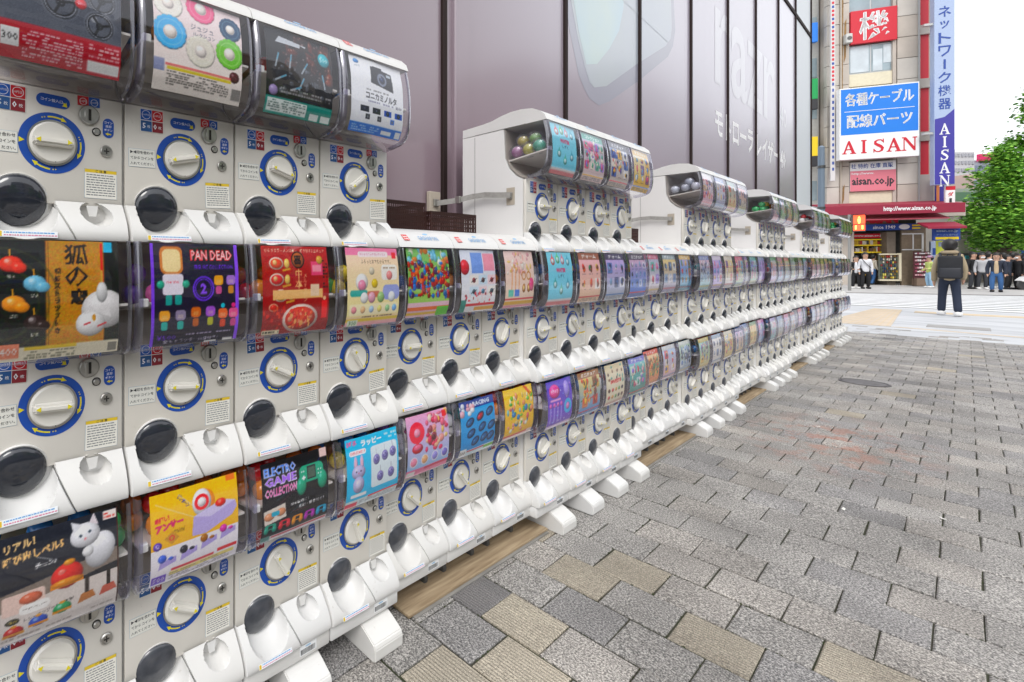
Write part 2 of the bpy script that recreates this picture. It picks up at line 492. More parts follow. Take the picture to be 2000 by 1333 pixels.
# ------------------------------------------------------------------ the street surface (structure)
def slab(name, pts, z0, z1, m, kind='structure', parent=None):
    b = MB().prism(pts, z0, z1, m, 'z'); o = link(name, b.mesh(name), parent)
    return tag(o, kind=kind) if kind else o

M_EARTH = mat("joint_soil", (0.050, 0.044, 0.034), 0.95, col2=(0.034, 0.042, 0.018), vscale=6, bump=0.6, bscale=80)
M_ASPH = mat("asphalt", (0.20, 0.20, 0.205), 0.85, var=0.25, vscale=3, bump=0.3, bscale=120)
M_FARPAVE = mat("far_paving", (0.46, 0.45, 0.44), 0.8, var=0.2, vscale=2)
M_PALEPAVE = mat("pale_paving", (0.54, 0.55, 0.57), 0.7, col2=(0.40, 0.41, 0.43), vscale=1.3, stretch=(0.7, 2.5, 1))
M_TACT = mat("tactile_paving", (0.60, 0.48, 0.33), 0.75, var=0.12, vscale=4)
M_TACT2 = mat("tactile_paving_pale", (0.58, 0.485, 0.385), 0.75, var=0.12, vscale=4)
M_ROADW = mat("road_paint", (0.80, 0.81, 0.82), 0.6, var=0.15, vscale=5)
M_KERB = mat("kerb_stone", (0.34, 0.33, 0.32), 0.8, var=0.2)

slab("ground", [(-300, -60), (300, -60), (300, 500), (-300, 500)], -0.6, -0.16, M_ASPH)
slab("pavement_bed", [(-1.55, -3), (5, -3), (5, 13.6), (-1.55, 13.6)], -0.15, -0.0065, M_EARTH)
slab("pale_pavement", [(-60, 13.6), (5, 11.9), (40, 11.9), (40, 19.4), (-60, 19.4)], -0.15, 0.001, M_PALEPAVE)
slab("road", [(-100, 19.55), (100, 19.55), (100, 95), (-100, -35), (-100, 19.5)], -0.15, -0.012, M_ASPH)
slab("kerb", [(-60, 19.4), (40, 19.4), (40, 19.55), (-60, 19.55)], -0.15, 0.006, M_KERB)
# far pavement, its kerb running beside the cable shop
E = Vector((0.842, 0.539)); Nn = Vector((-0.539, 0.842))
def far_line(off, t): q = Vector((-2.5, 27.6)) + E * t + Nn * off; return (q.x, q.y)
slab("far_pavement", [far_line(0, -60), far_line(0, 60), far_line(60, 60), far_line(60, -60)], -0.15, 0.004, M_FARPAVE)
slab("far_kerb", [far_line(-0.15, -60), far_line(-0.15, 60), far_line(-0.003, 60), far_line(-0.003, -60)], -0.15, 0.006, M_KERB)

# ------------------------------------------------------------------ tiled pavement
def tile_mat(name, c, c2, ribbed=False):
    m = bpy.data.materials.new(name); m.use_nodes = True
    N = m.node_tree.nodes; L = m.node_tree.links; b = N["Principled BSDF"]; b.inputs["Roughness"].default_value = 0.72
    g = N.new("ShaderNodeNewGeometry")
    n1 = N.new("ShaderNodeTexNoise"); n1.inputs["Scale"].default_value = 170; n1.inputs["Detail"].default_value = 3
    n2 = N.new("ShaderNodeTexNoise"); n2.inputs["Scale"].default_value = 2.6; n2.inputs["Detail"].default_value = 6
    n3 = N.new("ShaderNodeTexNoise"); n3.inputs["Scale"].default_value = 330
    n4 = N.new("ShaderNodeTexNoise"); n4.inputs["Scale"].default_value = 0.9; n4.inputs["Detail"].default_value = 3
    n5 = N.new("ShaderNodeTexNoise"); n5.inputs["Scale"].default_value = 7; n5.inputs["Detail"].default_value = 9; n5.inputs["Roughness"].default_value = .75
    for n in (n1, n2, n3, n4, n5): L.new(g.outputs["Position"], n.inputs["Vector"])
    def rng(src, a, b2, lo, hi):
        r = N.new("ShaderNodeMapRange"); r.inputs[1].default_value = a; r.inputs[2].default_value = b2; r.inputs[3].default_value = lo; r.inputs[4].default_value = hi
        L.new(src, r.inputs[0]); return r.outputs[0]
    mx = N.new("ShaderNodeMix"); mx.data_type = 'RGBA'; mx.inputs[6].default_value = c + (1,); mx.inputs[7].default_value = c2 + (1,)
    L.new(rng(n1.outputs["Fac"], .38, .62, 0, 1), mx.inputs[0])
    # speckle, wear and per-tile tone multiply the stone colour
    mul = N.new("ShaderNodeMath"); mul.operation = 'MULTIPLY'
    L.new(rng(n3.outputs["Fac"], .38, .62, .58, 1.42), mul.inputs[0]); L.new(rng(n2.outputs["Fac"], .3, .7, .72, 1.22), mul.inputs[1])
    isl = N.new("ShaderNodeObjectInfo"); add = N.new("ShaderNodeMath"); add.operation = 'ADD'
    L.new(isl.outputs["Random"], add.inputs[0]); L.new(g.outputs["Random Per Island"], add.inputs[1])
    fr = N.new("ShaderNodeMath"); fr.operation = 'FRACT'; L.new(add.outputs[0], fr.inputs[0])
    mul2 = N.new("ShaderNodeMath"); mul2.operation = 'MULTIPLY'
    L.new(mul.outputs[0], mul2.inputs[0]); L.new(rng(fr.outputs[0], 0, 1, .86, 1.12), mul2.inputs[1])
    vm = N.new("ShaderNodeVectorMath"); vm.operation = 'SCALE'
    L.new(mx.outputs[2], vm.inputs[0]); L.new(mul2.outputs[0], vm.inputs["Scale"])
    # reddish paint residue worn into one patch of the paving
    pos = N.new("ShaderNodeVectorMath"); pos.operation = 'DISTANCE'; pos.inputs[1].default_value = (-0.50, 4.6, 0)
    sc = N.new("ShaderNodeVectorMath"); sc.operation = 'MULTIPLY'; sc.inputs[1].default_value = (1.0, 0.55, 1)
    pos.inputs[1].default_value = (-0.50, 4.6 * .55, 0)
    L.new(g.outputs["Position"], sc.inputs[0]); L.new(sc.outputs[0], pos.inputs[0])
    a1 = N.new("ShaderNodeMath"); a1.operation = 'MULTIPLY'
    L.new(rng(pos.outputs["Value"], .05, .50, 1, 0), a1.inputs[0]); L.new(rng(n5.outputs["Fac"], .50, .56, 0, .55), a1.inputs[1])
    m3 = N.new("ShaderNodeMix"); m3.data_type = 'RGBA'; m3.inputs[7].default_value = (0.42, 0.16, 0.10, 1)
    L.new(a1.outputs[0], m3.inputs[0]); L.new(vm.outputs[0], m3.inputs[6]); L.new(m3.outputs[2], b.inputs["Base Color"])
    bp = N.new("ShaderNodeBump"); bp.inputs["Strength"].default_value = 0.8; bp.inputs["Distance"].default_value = 0.004
    if ribbed:
        w = N.new("ShaderNodeTexWave"); w.inputs["Scale"].default_value = 26; w.bands_direction = 'Y'; w.inputs["Distortion"].default_value = 0.3
        L.new(g.outputs["Position"], w.inputs["Vector"]); L.new(w.outputs["Fac"], bp.inputs["Height"])
    else: L.new(n1.outputs["Fac"], bp.inputs["Height"])
    L.new(bp.outputs[0], b.inputs["Normal"])
    return m
T_MATS = [tile_mat("tile_grey", (0.45, 0.43, 0.405), (0.13, 0.125, 0.12)), tile_mat("tile_warm_grey", (0.48, 0.45, 0.415), (0.15, 0.14, 0.13)),
          tile_mat("tile_slate", (0.215, 0.205, 0.205), (0.15, 0.145, 0.145), True), tile_mat("tile_sand", (0.42, 0.375, 0.30), (0.31, 0.275, 0.22), True),
          tile_mat("tile_dark_grey", (0.39, 0.375, 0.365), (0.11, 0.108, 0.108))]
TS = 0.1917
def tile_verts(w, l, h, tilt=(0, 0)):
    b = 0.0035; r = random.uniform
    j = [r(-.0015, .0015) for _ in range(8)]
    x, y = w / 2, l / 2
    bot = [(-x, -y), (x, -y), (x, y), (-x, y)]
    bot = [(p[0] + j[i], p[1] + j[i + 4]) for i, p in enumerate(bot)]
    top = [(p[0] * (1 - b / x), p[1] * (1 - b / y)) for p in bot]
    H = lambda p, z: (p[0], p[1], z + p[0] * tilt[0] + p[1] * tilt[1])
    v = [H(p, -.03) for p in bot] + [H(p, h - .003) for p in bot] + [H(p, h) for p in top]
    f = [[8, 9, 10, 11]] + [[a + k, (a + 1) % 4 + k, (a + 1) % 4 + k + 4, a + k + 4] for k in (0, 4) for a in range(4)]
    return v, f
tile_list = []
y = -0.9; row = 0
while y < 13.4:
    x = -1.50 + (row % 2) * TS / 2
    while x < 3.4:
        edge = 13.45 - (x + 60) * 0.0262 + 0.02
        if y + TS < 13.40 - max(0, (x + 1.5)) * 0.35: tile_list.append((x + TS / 2, y + TS / 2))
        x += TS
    y += TS; row += 1
def in_view(x, y):
    F = -x * sin(TH) + y * cos(TH); R = x * cos(TH) + y * sin(TH)
    if F < 0.3: return False
    u = PXC + FPX * R / F; v = V0 + FPX * CH / F
    return -60 < u < 2060 and v < 1390 and x > -1.42
vis = sorted([t for t in tile_list if in_view(*t)], key=lambda t: hypot(t[0], t[1] - 0))
near_set = set(vis[:285])
pave = tag(link("tiled_pavement", None), kind='structure')
proto = []
for k in range(10):
    for mi, M in enumerate(T_MATS):
        b = MB(); v, f = tile_verts(TS - .0042, TS - .0078, 0.0); b.add(v, f, M); proto.append((mi, b.mesh("tile")))
def pick():
    r = random.random()
    return 0 if r < .46 else 1 if r < .72 else 4 if r < .91 else 3 if r < .955 else 2
rest = MB()
for (x, y) in tile_list:
    k = pick()
    if y > 2.4 and k in (2, 3) and random.random() < .85: k = 0 if random.random() < .6 else 4
    if y < 2.2 and x > -.95 and k in (1, 4) and random.random() < .35: k = 3 if random.random() < .7 else 2
    if (x, y) in near_set:
        me = random.choice([p for m_, p in proto if m_ == k])
        link("tile", me, pave, (x, y, random.uniform(-.0015, .002)), (radians(random.uniform(-.5, .5)), radians(random.uniform(-.5, .5)), random.choice((0, pi)) + radians(random.uniform(-.5, .5))))
    else:
        v, f = tile_verts(TS - .0042, TS - .0078, random.uniform(-.002, .002), (random.uniform(-.008, .008), random.uniform(-.008, .008)))
        rest.add(v, f, T_MATS[k], Matrix.Translation((x, y, 0)))
tag(link("tile_field", rest.mesh("tile_field"), pave), kind='stuff')

# moss tufts and grit in the joints
mo = MB(); M_MOSS = mat("moss", (0.045, 0.056, 0.022), 0.95, var=0.5, vscale=30)
for k in range(2600):
    x0, y0 = random.choice(vis[:330])
    s_ = random.random()
    if s_ < .5: x, y = x0 + random.uniform(-TS / 2, TS / 2), y0 + TS / 2
    else: x, y = x0 + TS / 2, y0 + random.uniform(-TS / 2, TS / 2)
    if random.random() > (0.95 if x < -0.7 or y < 2.2 else .35): continue
    r = random.uniform(.002, .0055); a = random.uniform(0, 6)
    vs = [(x + r * cos(a + i * 1.57) * random.uniform(.7, 1.6), y + r * sin(a + i * 1.57) * random.uniform(.7, 1.6), -.0045) for i in range(4)] + [(x, y, random.uniform(-.003, .0015))]
    mo.add(vs, [[0, 1, 4], [1, 2, 4], [2, 3, 4], [3, 0, 4]], M_MOSS)
tag(link("joint_moss", mo.raw("joint_moss"), pave), kind='stuff')
li = MB(); M_LIT = mat("litter_paper", (0.75, 0.74, 0.70), 0.7)
lit_spots = [(-0.62, 4.9), (-0.33, 3.35), (-.05, 3.6), (-.52, 5.6)]
for k, (x, y) in enumerate(lit_spots):
    bb = MB().add([(0, 0, .003), (.022, .004, .004), (.026, .014, .008), (.004, .012, .003)], [[0, 1, 2, 3]], M_LIT)
    tag(link("paper_scrap", bb.mesh("paper_scrap"), None, (x, y, .001), (0, 0, k * 1.3)), ["tiny white paper scrap beside the reddish worn patch of paving", "tiny white paper scrap nearest the camera on the paving", "tiny white paper scrap farthest right on the paving", "tiny white paper scrap between the worn patch and manhole"][k], "litter", "paper scraps on the paving")

# pale pavement details
tac = thing("tactile_crossing_block", "wide beige tactile paving block in front of the crossing", "tactile paving")
tag(tac, kind="structure")
for (a, b2, c_, d_) in (((-1.34, 18.5), (-.90, 18.5), (-.79, 13.55), (-1.62, 13.55)),):
    MBt = MB().prism([a, b2, c_, d_], -.02, .006, M_TACT2, 'z')
    link("tactile_slab", MBt.mesh("tactile_slab"), tac)
rb = MB()
for k in range(9):
    t = (k + .5) / 9
    rb.add([(-1.34 * (1 - t) - .90 * t - .015, 18.45, .009), (-1.34 * (1 - t) - .90 * t + .015, 18.45, .009), (-1.62 * (1 - t) - .79 * t + .012, 13.6, .009), (-1.62 * (1 - t) - .79 * t - .012, 13.6, .009)], [[0, 1, 2, 3]], M_TACT)
link("guide_ridge", rb.mesh("guide_ridge"), tac)
ts_ = tag(link("tactile_strip", None), "yellow tactile paving strip running along the kerb", "tactile paving", kind="structure")
link("strip_tile", MB().box(-.70, 30, 17.72, 18.25, -.02, .006, M_TACT).mesh("strip_tile"), ts_)
link("strip_tile", MB().prism([(-.79, 13.50), (-.70, 13.62), (30, 11.6 - 6), (30, 11.3 - 6)], -.02, .005, M_TACT2, 'z').mesh("strip_tile"), ts_)
ud = MB().box(-.42, .24, 14.0, 14.55, -.02, .008, M_KERB); 
tag(link("utility_cover", ud.mesh("utility_cover")), "dark grey rectangular utility cover set in the pale paving", "cover")
mh = thing("manhole_cover", "round worn manhole cover set in the grey tiled pavement", "manhole", (-.57, 7.06, 0))
link("rim", MB().lathe([(.0, -.004), (.165, -.004), (.165, .0045), (.150, .0045), (.150, .002), (0, .002)], M_DMETAL, 36).mesh("rim", 30), mh)
link("lid", MB().lathe([(0, -.004), (.145, -.004), (.145, .004), (0, .0045)], mat("iron_stone", (.16, .155, .16), .7, var=.3, vscale=20, bump=.4, bscale=60), 36).mesh("lid", 30), mh)
# crossing bars
cw = tag(link("crosswalk", None), "white zebra bars of the pedestrian crossing", "crossing", kind="structure")
nb = 11
for i in range(nb):
    a, b2 = i / nb, (i + .52) / nb
    def YY(x, t): 
        nearl = 19.9 + .0 * x; farl = 27.3 + (x + 2.5) * .64
        return nearl + (farl - nearl) * t
    xs0, xs1 = -6, 4.5
    link("zebra_bar", MB().prism([(xs0, YY(xs0, a)), (xs1, YY(xs1, a)), (xs1, YY(xs1, b2)), (xs0, YY(xs0, b2))], -.02, -.006, M_ROADW, 'z').mesh("zebra_bar"), cw)

# ------------------------------------------------------------------ the hoarding wall behind the machines
WX = -1.50
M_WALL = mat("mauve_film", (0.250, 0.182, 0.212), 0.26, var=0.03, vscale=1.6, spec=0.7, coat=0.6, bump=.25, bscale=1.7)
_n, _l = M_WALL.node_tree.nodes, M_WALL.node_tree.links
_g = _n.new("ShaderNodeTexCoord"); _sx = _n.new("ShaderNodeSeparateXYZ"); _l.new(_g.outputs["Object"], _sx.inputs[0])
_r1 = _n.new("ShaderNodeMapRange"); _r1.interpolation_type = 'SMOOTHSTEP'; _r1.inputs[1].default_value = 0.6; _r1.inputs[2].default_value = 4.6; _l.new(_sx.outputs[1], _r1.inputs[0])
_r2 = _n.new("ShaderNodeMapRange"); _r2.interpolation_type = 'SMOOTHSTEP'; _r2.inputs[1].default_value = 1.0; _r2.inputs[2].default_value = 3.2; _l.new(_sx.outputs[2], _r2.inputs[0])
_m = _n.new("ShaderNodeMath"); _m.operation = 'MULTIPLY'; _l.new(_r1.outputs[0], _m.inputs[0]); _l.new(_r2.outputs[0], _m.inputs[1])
_x = _n.new("ShaderNodeMix"); _x.data_type = 'RGBA'; _x.inputs[6].default_value = (0.250, 0.182, 0.212, 1); _x.inputs[7].default_value = (0.53, 0.49, 0.58, 1)  # film pales upward and along the wall: print tint plus painted sky sheen
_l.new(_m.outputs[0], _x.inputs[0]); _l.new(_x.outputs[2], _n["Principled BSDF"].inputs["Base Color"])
M_WALLP = mat("pale_end_panel", (0.66, 0.70, 0.74), 0.35)
M_BATTEN = mat("batten_brown", (0.022, 0.012, 0.011), 0.7, spec=.25)
wallT = thing("hoarding_wall", "tall mauve brown hoarding printed with a huge phone advertisement", "wall", (WX, 0, 0))
seams = [-2.9, -1.68, -.46, .76, 1.96, 3.18, 4.37, 5.57, 6.75, 7.92, 9.12, 10.25, 11.47]
Hm = 3.70 + CH
for i, (a, b2) in enumerate(zip(seams, seams[1:])):
    last = i == len(seams) - 2
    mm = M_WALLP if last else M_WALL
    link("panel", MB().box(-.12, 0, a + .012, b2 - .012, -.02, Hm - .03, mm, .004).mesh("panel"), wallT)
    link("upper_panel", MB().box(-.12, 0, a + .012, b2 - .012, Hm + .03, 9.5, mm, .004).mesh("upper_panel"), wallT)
    link("batten", MB().box(-.10, .016, b2 - .017, b2 + .017, -.02, 9.5, M_BATTEN, .003).mesh("batten"), wallT)
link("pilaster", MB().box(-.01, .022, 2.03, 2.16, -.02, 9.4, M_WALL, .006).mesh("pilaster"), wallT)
link("transom", MB().box(-.1, .012, -2.9, 11.47, Hm - .028, Hm + .028, M_BATTEN, .003).mesh("transom"), wallT)
link("corner_return", MB().box(-6, -.13, 11.30, 11.46, -.02, 9.5, M_WALLP, .004).mesh("corner_return"), wallT)
link("backing", MB().box(-.3, -.125, -2.95, 11.28, -.05, 9.4, M_GAP).mesh("backing"), wallT)
def lerp3(c1, c2, t): return tuple(a * (1 - t) + b * t for a, b in zip(c1, c2))
# printed mural: phone corner, ring and white words
ph = Decal(.0006)
Mp1 = mat("phone_frame_print", (0.36, 0.36, 0.44), 0.26, spec=.7, coat=.6); Mp2 = mat("phone_screen_print", (0.46, 0.50, 0.58), 0.26, spec=.7, coat=.6, col2=(.48, .53, .56), vscale=1.2)
Mp3 = mat("phone_glow_print", (0.44, 0.60, 0.72), 0.26, spec=.7, coat=.6, col2=(.55, .66, .60), vscale=.9); Mp4 = mat("white_word_print", (.95, .94, .96), 0.3, spec=.55); Mp5 = mat("faint_ring_print", (0.325, 0.27, 0.315), 0.26, spec=.7, coat=.6)
out = [(2.95, 5.6), (3.05, 2.3), (3.19, 1.67), (3.25, 1.49), (3.37, 1.24), (3.45, 1.16), (3.53, 1.11), (3.67, 1.09), (3.84, 1.15), (4.4, 1.43), (5.0, 1.76), (5.12, 1.88), (5.18, 2.04), (5.14, 2.29), (4.9, 5.8)]
inn = [(3.02, 5.5), (3.12, 2.3), (3.23, 1.78), (3.36, 1.47), (3.46, 1.31), (3.53, 1.22), (3.60, 1.2), (3.79, 1.25), (4.34, 1.54), (4.95, 1.84), (5.06, 1.93), (5.09, 2.02), (5.07, 2.28), (4.82, 5.7)]
arc = [(3.08, 5.3), (3.16, 2.3), (3.27, 1.78), (3.38, 1.50), (3.48, 1.33), (3.64, 1.37), (3.84, 1.53), (4.0, 1.70), (4.08, 1.89), (4.12, 2.4), (4.1, 5.3)]
ph.poly([(a, b + CH) for a, b in out], Mp1).up().poly([(a, b + CH) for a, b in inn], Mp2).up().poly([(a, b + CH) for a, b in arc], Mp3).up()
ph.poly([(4.02, 1.95 + CH), (4.05, 1.97 + CH), (5.0, 1.90 + CH), (5.0, 1.88 + CH)], Mp2)
pr_ = link("phone_print", ph.mesh("phone_print"), wallT, (.0008, 0, 0), RFRONT)
Mp6 = mat("faint_word_print", (.62, .60, .67), .26, spec=.7, coat=.6)
wd = Decal()
wd.text("モトローラ レイザー 40", 7.95, CH + 1.43, Mp4, w=3.25, h=.30, bold=.03)
wd.text("razr", 7.62, CH + 2.22, Mp6, w=2.6, h=.80, bold=.012, res=4).text("40", 9.45, CH + 2.02, Mp6, w=.42, h=.26, bold=.02, res=3)
link("white_words", wd.mesh("white_words"), wallT, (.0012, 0, 0), RFRONT)

# ------------------------------------------------------------------ capsule machines
PW = 0.2748; D_T = 1.082; D_L = 1.110
Y0 = 0.4451 + 0.003 - PW             # centre of the first column
RZ = {1: CH - 0.805, 2: CH - 0.290, 3: CH + 0.2400}
ZLO = {1: -0.256, 2: -0.207, 3: -0.197}
HW = PW / 2
meshes = {}
def body_mesh(tier):
    zb, zt, pf = WBAND[tier]; zl = ZLO[tier] + .0015
    pr = [(-.305, zl), (-.012, zl), (-.012, zb), (-.040, zb + .016), (-.072, zb + .050), (-.092, zb + .1), (-.098, zt - .0015), (-.305, zt - .0015)]
    b = MB().prism(pr, -HW + .0006, HW - .0006, M_SIDE)
    # dull inner lining of the hopper
    b.prism([(-.011, zb + .003), (-.038, zb + .019), (-.069, zb + .053), (-.089, zb + .1), (-.095, zt - .003), (-.091, zt - .003), (-.085, zb + .1), (-.066, zb + .055), (-.036, zb + .023), (-.011, zb + .006)], -HW + .004, HW - .004, M_CAV)
    return b.mesh("machine_body")
def lid_mesh(zt, pf):
    top = [(pf * .86 + .002, zt + .0012), (pf * .80, zt + .022), (pf * .60, zt + .042), (pf * .28, zt + .059), (-.02, zt + .067), (-.065, zt + .067), (-.11, zt + .060), (-.155, zt + .048), (-.20, zt + .043), (-.305, zt + .038)]
    return MB().prism([(-.305, zt + .0012)] + [(a, b) for a, b in reversed(top)], -HW + .0012, HW - .0012, M_WHITE).mesh("lid", 40)
def cover_meshes(tier):
    pr = wprof(tier, 0); zb, zt, pf = WBAND[tier]
    # smooth the profile
    P = np.array(pr); t = np.linspace(0, len(P) - 1, 22); px = np.interp(t, range(len(P)), P[:, 0]); pz = np.interp(t, range(len(P)), P[:, 1])
    ker = np.array([.25, .5, .25])
    for _ in range(2):
        px[1:-1] = np.convolve(px, ker, 'valid'); pz[1:-1] = np.convolve(pz, ker, 'valid')
    cz = (zb + zt) / 2
    def section(y, ins):
        return [(p - ins if p > ins else p, y, z + (ins if z < cz else -ins * .0) * (1 if p > .01 else 0)) for p, z in zip(px, pz)]
    secs = [section(-.1342, .016), section(-.1328, .006), section(-.127, .0), section(.127, 0), section(.1328, .006), section(.1342, .016)]
    n = len(px); c = MB()
    for a, b2 in zip(secs, secs[1:]):
        c.add(a + b2, [[i, i + 1, n + i + 1, n + i] for i in range(n - 1)], M_CLEAR)
    back = [(-.096, zt - .004), (-.088, zb + .1), (-.070, zb + .05), (-.038, zb + .016)]
    for y, s in ((-.1342, secs[0]), (.1342, secs[-1])):
        c.add([q for q in s] + [(a, y, z) for a, z in back], [list(range(n + 4))], M_CLEAR)
    cov = c.raw("clear_cover"); cov.polygons.foreach_set("use_smooth", [True] * len(cov.polygons)); cov.set_sharp_from_angle(angle=radians(60))
    rims = []
    for sgn in (-1, 1):
        r = MB(); a = section(sgn * .1352, .014); b2 = section(sgn * .1290, -.0012); c2 = section(sgn * .1215, -.0008)
        r.add(a + b2 + c2, [[i, i + 1, n + i + 1, n + i] for i in range(n - 1)] + [[n + i, n + i + 1, 2 * n + i + 1, 2 * n + i] for i in range(n - 1)], M_RIM)
        rim = r.raw("cover_rim"); rim.polygons.foreach_set("use_smooth", [True] * len(rim.polygons)); rims.append(rim)
    return cov, rims
def tray_meshes(tier):
    zl = ZLO[tier] if tier > 1 else -.208
    zt = -.116; depth = {1: .056, 2: .050, 3: .050}[tier]
    def split(t): return -.004 + .036 * t ** 1.15
    def base(t): return .003 + depth * (1 - (1 - t) ** 1.7) * (1 - .10 * t ** 6)
    def surf(y, t):
        z = zt + (zl - zt) * t; p = base(t)
        # scoop below the dome
        zz = zt + (zl - zt) * t
        k = ((y + .056) / .058) ** 2 + ((zz + .134) / .0635) ** 2
        if k < 1: p -= min(p + .018, .070 * (1 - k) ** .48)
        k2 = ((y - .078 - (t - .4) * .02) / .030) ** 2 + ((zz + .141) / .0255) ** 2
        if k2 < 1: p -= min(p + .022, .064 * (1 - k2) ** .50)
        return p, z
    res = []
    for part in (0, 1):
        b = MB(); nu, nv = (72, 50) if part == 0 else (64, 56)
        vs = []
        for j in range(nv + 1):
            t = j / nv
            a = -.1350 if part == 0 else split(t) + .0010; c_ = split(t) - .0006 if part == 0 else .1350
            for i in range(nu + 1):
                y = a + (c_ - a) * i / nu
                p, z = surf(y, t)
                if part == 0: p += .0022
                e = min(i, nu - i) ;
                if e == 0: p -= .004
                vs.append((p, y, z))
        fs = [[j * (nu + 1) + i, (j + 1) * (nu + 1) + i, (j + 1) * (nu + 1) + i + 1, j * (nu + 1) + i + 1] for j in range(nv) for i in range(nu)]
        o = len(vs)
        # lip folded back under and over, and side cheeks
        for i in range(nu + 1): x, y, z = vs[nv * (nu + 1) + i]; vs.append((-.01, y, z + .001))
        fs += [[nv * (nu + 1) + i, o + i, o + i + 1, nv * (nu + 1) + i + 1] for i in range(nu)]
        o2 = len(vs)
        for j in range(nv + 1):
            for q in (0, nu): x, y, z = vs[j * (nu + 1) + q]; vs.append((-.01, y, z))
        for j in range(nv):
            fs.append([j * (nu + 1), o2 + 2 * j, o2 + 2 * j + 2, (j + 1) * (nu + 1)])
            fs.append([j * (nu + 1) + nu, (j + 1) * (nu + 1) + nu, o2 + 2 * j + 3, o2 + 2 * j + 1])
        b.add(vs, fs, M_WHITE)
        res.append(b.mesh("prize_tray" if part == 0 else "coin_return", 42))
    return res
FW = lambda mb, nm, sm=None: mb.mesh(nm, sm)
TX = Matrix.Rotation(radians(90), 4, 'Y')          # local z -> world x
for t in (1, 2, 3):
    meshes['body', t] = body_mesh(t)
    meshes['cover', t], meshes['rim', t] = cover_meshes(t)
    meshes['tray', t], meshes['coin', t] = tray_meshes(t)
    zb, zt, pf = WBAND[t]
    meshes['shelf', t] = MB().prism([(-.088, zb + .083), (pf - .012, zb + .108), (pf - .012, zb + .113), (-.088, zb + .089)], -.126, .126, M_SHELF).mesh("shelf")
    meshes['clip', t] = MB().box(pf - .016, pf - .004, -.126, -.108, zb + .103, zb + .121, M_WHITE, .002).mesh("shelf_clip")
    meshes['panel', t] = MB().box(-.011, 0, -.1345, .1345, -.122, zb - .001, M_PANEL, .0022, 2).mesh("front_panel", 35)
meshes['lid', 3] = lid_mesh(WBAND[3][1], WBAND[3][2]); meshes['lid', 2] = lid_mesh(WBAND[2][1], WBAND[2][2])
b = MB().box(-.02, .046, -.1352, .1352, -.2545, -.2105, M_WHITE, .004, 2); meshes['skirt'] = b.mesh("skirt", 40)
b = MB(); prf = [(-.26, -.3448), (.088, -.3448), (.096, -.338), (.096, -.306), (.090, -.294), (.055, -.274), (.02, -.2585), (-.26, -.2575)]
b.prism(prf, -.012, .104, M_WHITE); bm_ = bmesh.new(); me_ = b.mesh("foot"); bm_.from_mesh(me_)
bmesh.ops.bevel(bm_, geom=bm_.edges[:], offset=.003, segments=2, affect='EDGES'); bm_.to_mesh(me_); bm_.free(); meshes['foot'] = me_
b = MB(); b.lathe([(0, 0), (.0435, 0), (.0435, .003), (.0415, .005), (.0405, .008), (.0385, .010), (0, .0110)], M_KNOB, 40, TX)
bx = bmesh.new(); bmesh.ops.create_cube(bx, size=1)
for q in bx.verts: q.co = (.0165 + q.co.x * .017, q.co.y * .076 * (1 if q.co.x < 0 else .95), q.co.z * (.021 if q.co.x < 0 else .014))
bmesh.ops.bevel(bx, geom=bx.edges[:], offset=.004, segments=2, affect='EDGES'); b.bm(bx, M_KNOB)
for s in (-1, 1): b.add([(.0254, s * .033, 0), (.0254, s * .024, .0052), (.0254, s * .024, -.0052)], [[0, 1, 2]], M_YEL)
meshes['knob'] = b.mesh("dial_knob", 40)
meshes['bezel'] = MB().lathe([(.0432, .0), (.0462, 0), (.0462, .004), (.0432, .004)], M_METAL, 40, TX).mesh("dial_bezel", 40)
def ring_mesh():
    d = Decal(); d.ring(0, 0, .0455, .0615, M_BLUE, n=56).up()
    d.poly([(-.0600, .0055), (-.0600, -.0055), (-.0500, 0)], M_YEL)
    for a0 in (100, 10, 190 + 75):
        a = radians(a0); 
        d.ring(0, 0, .0515, .0545, M_YEL, a - radians(28), a, n=8)
        rr = .053; a1 = a - radians(28) 
        d.poly([(.0485 * cos(a1), .0485 * sin(a1)), (.0578 * cos(a1), .0578 * sin(a1)), (rr * cos(a1 - .2), rr * sin(a1 - .2))], M_YEL)
        for k in (6, 11): d.disc(rr * cos(a + radians(k)), rr * sin(a + radians(k)), .0013, M_YEL, 8)
    return d.mesh("dial_ring")
meshes['ring'] = ring_mesh()
b = MB(); b.lathe([(0, 0), (.0205, 0), (.0205, .0035), (.018, .0065), (0, .0068)], M_METAL, 28, TX)
b.box(.0068, .0074, -.002, .0035, -.012, .012, M_GAP).box(.0068, .0092, -.010, -.0035, -.013, .013, M_METAL, .001)
meshes['slot'] = b.mesh("coin_slot", 40)
meshes['slotbr'] = None
b = MB(); b.lathe([(0, 0), (.0068, 0), (.0068, .003), (.005, .005), (0, .005)], M_METAL, 16, TX).lathe([(.0072, 0), (.009, 0), (.009, .0012), (.0072, .0012)], M_GAP, 20, TX)
meshes['ret'] = b.mesh("return_button", 40)
b = MB(); b.lathe([(0, 0), (.0125, 0), (.0125, .003), (.0105, .005), (.0085, .005), (.0085, .0035), (0, .0035)], M_METAL, 24, TX)
b.box(.0035, .0042, -.0055, .0055, -.0014, .0014, M_GAP).box(.0035, .0043, -.0014, .0014, -.0060, .0060, M_GAP); meshes['lock'] = b.mesh("key_lock", 40)
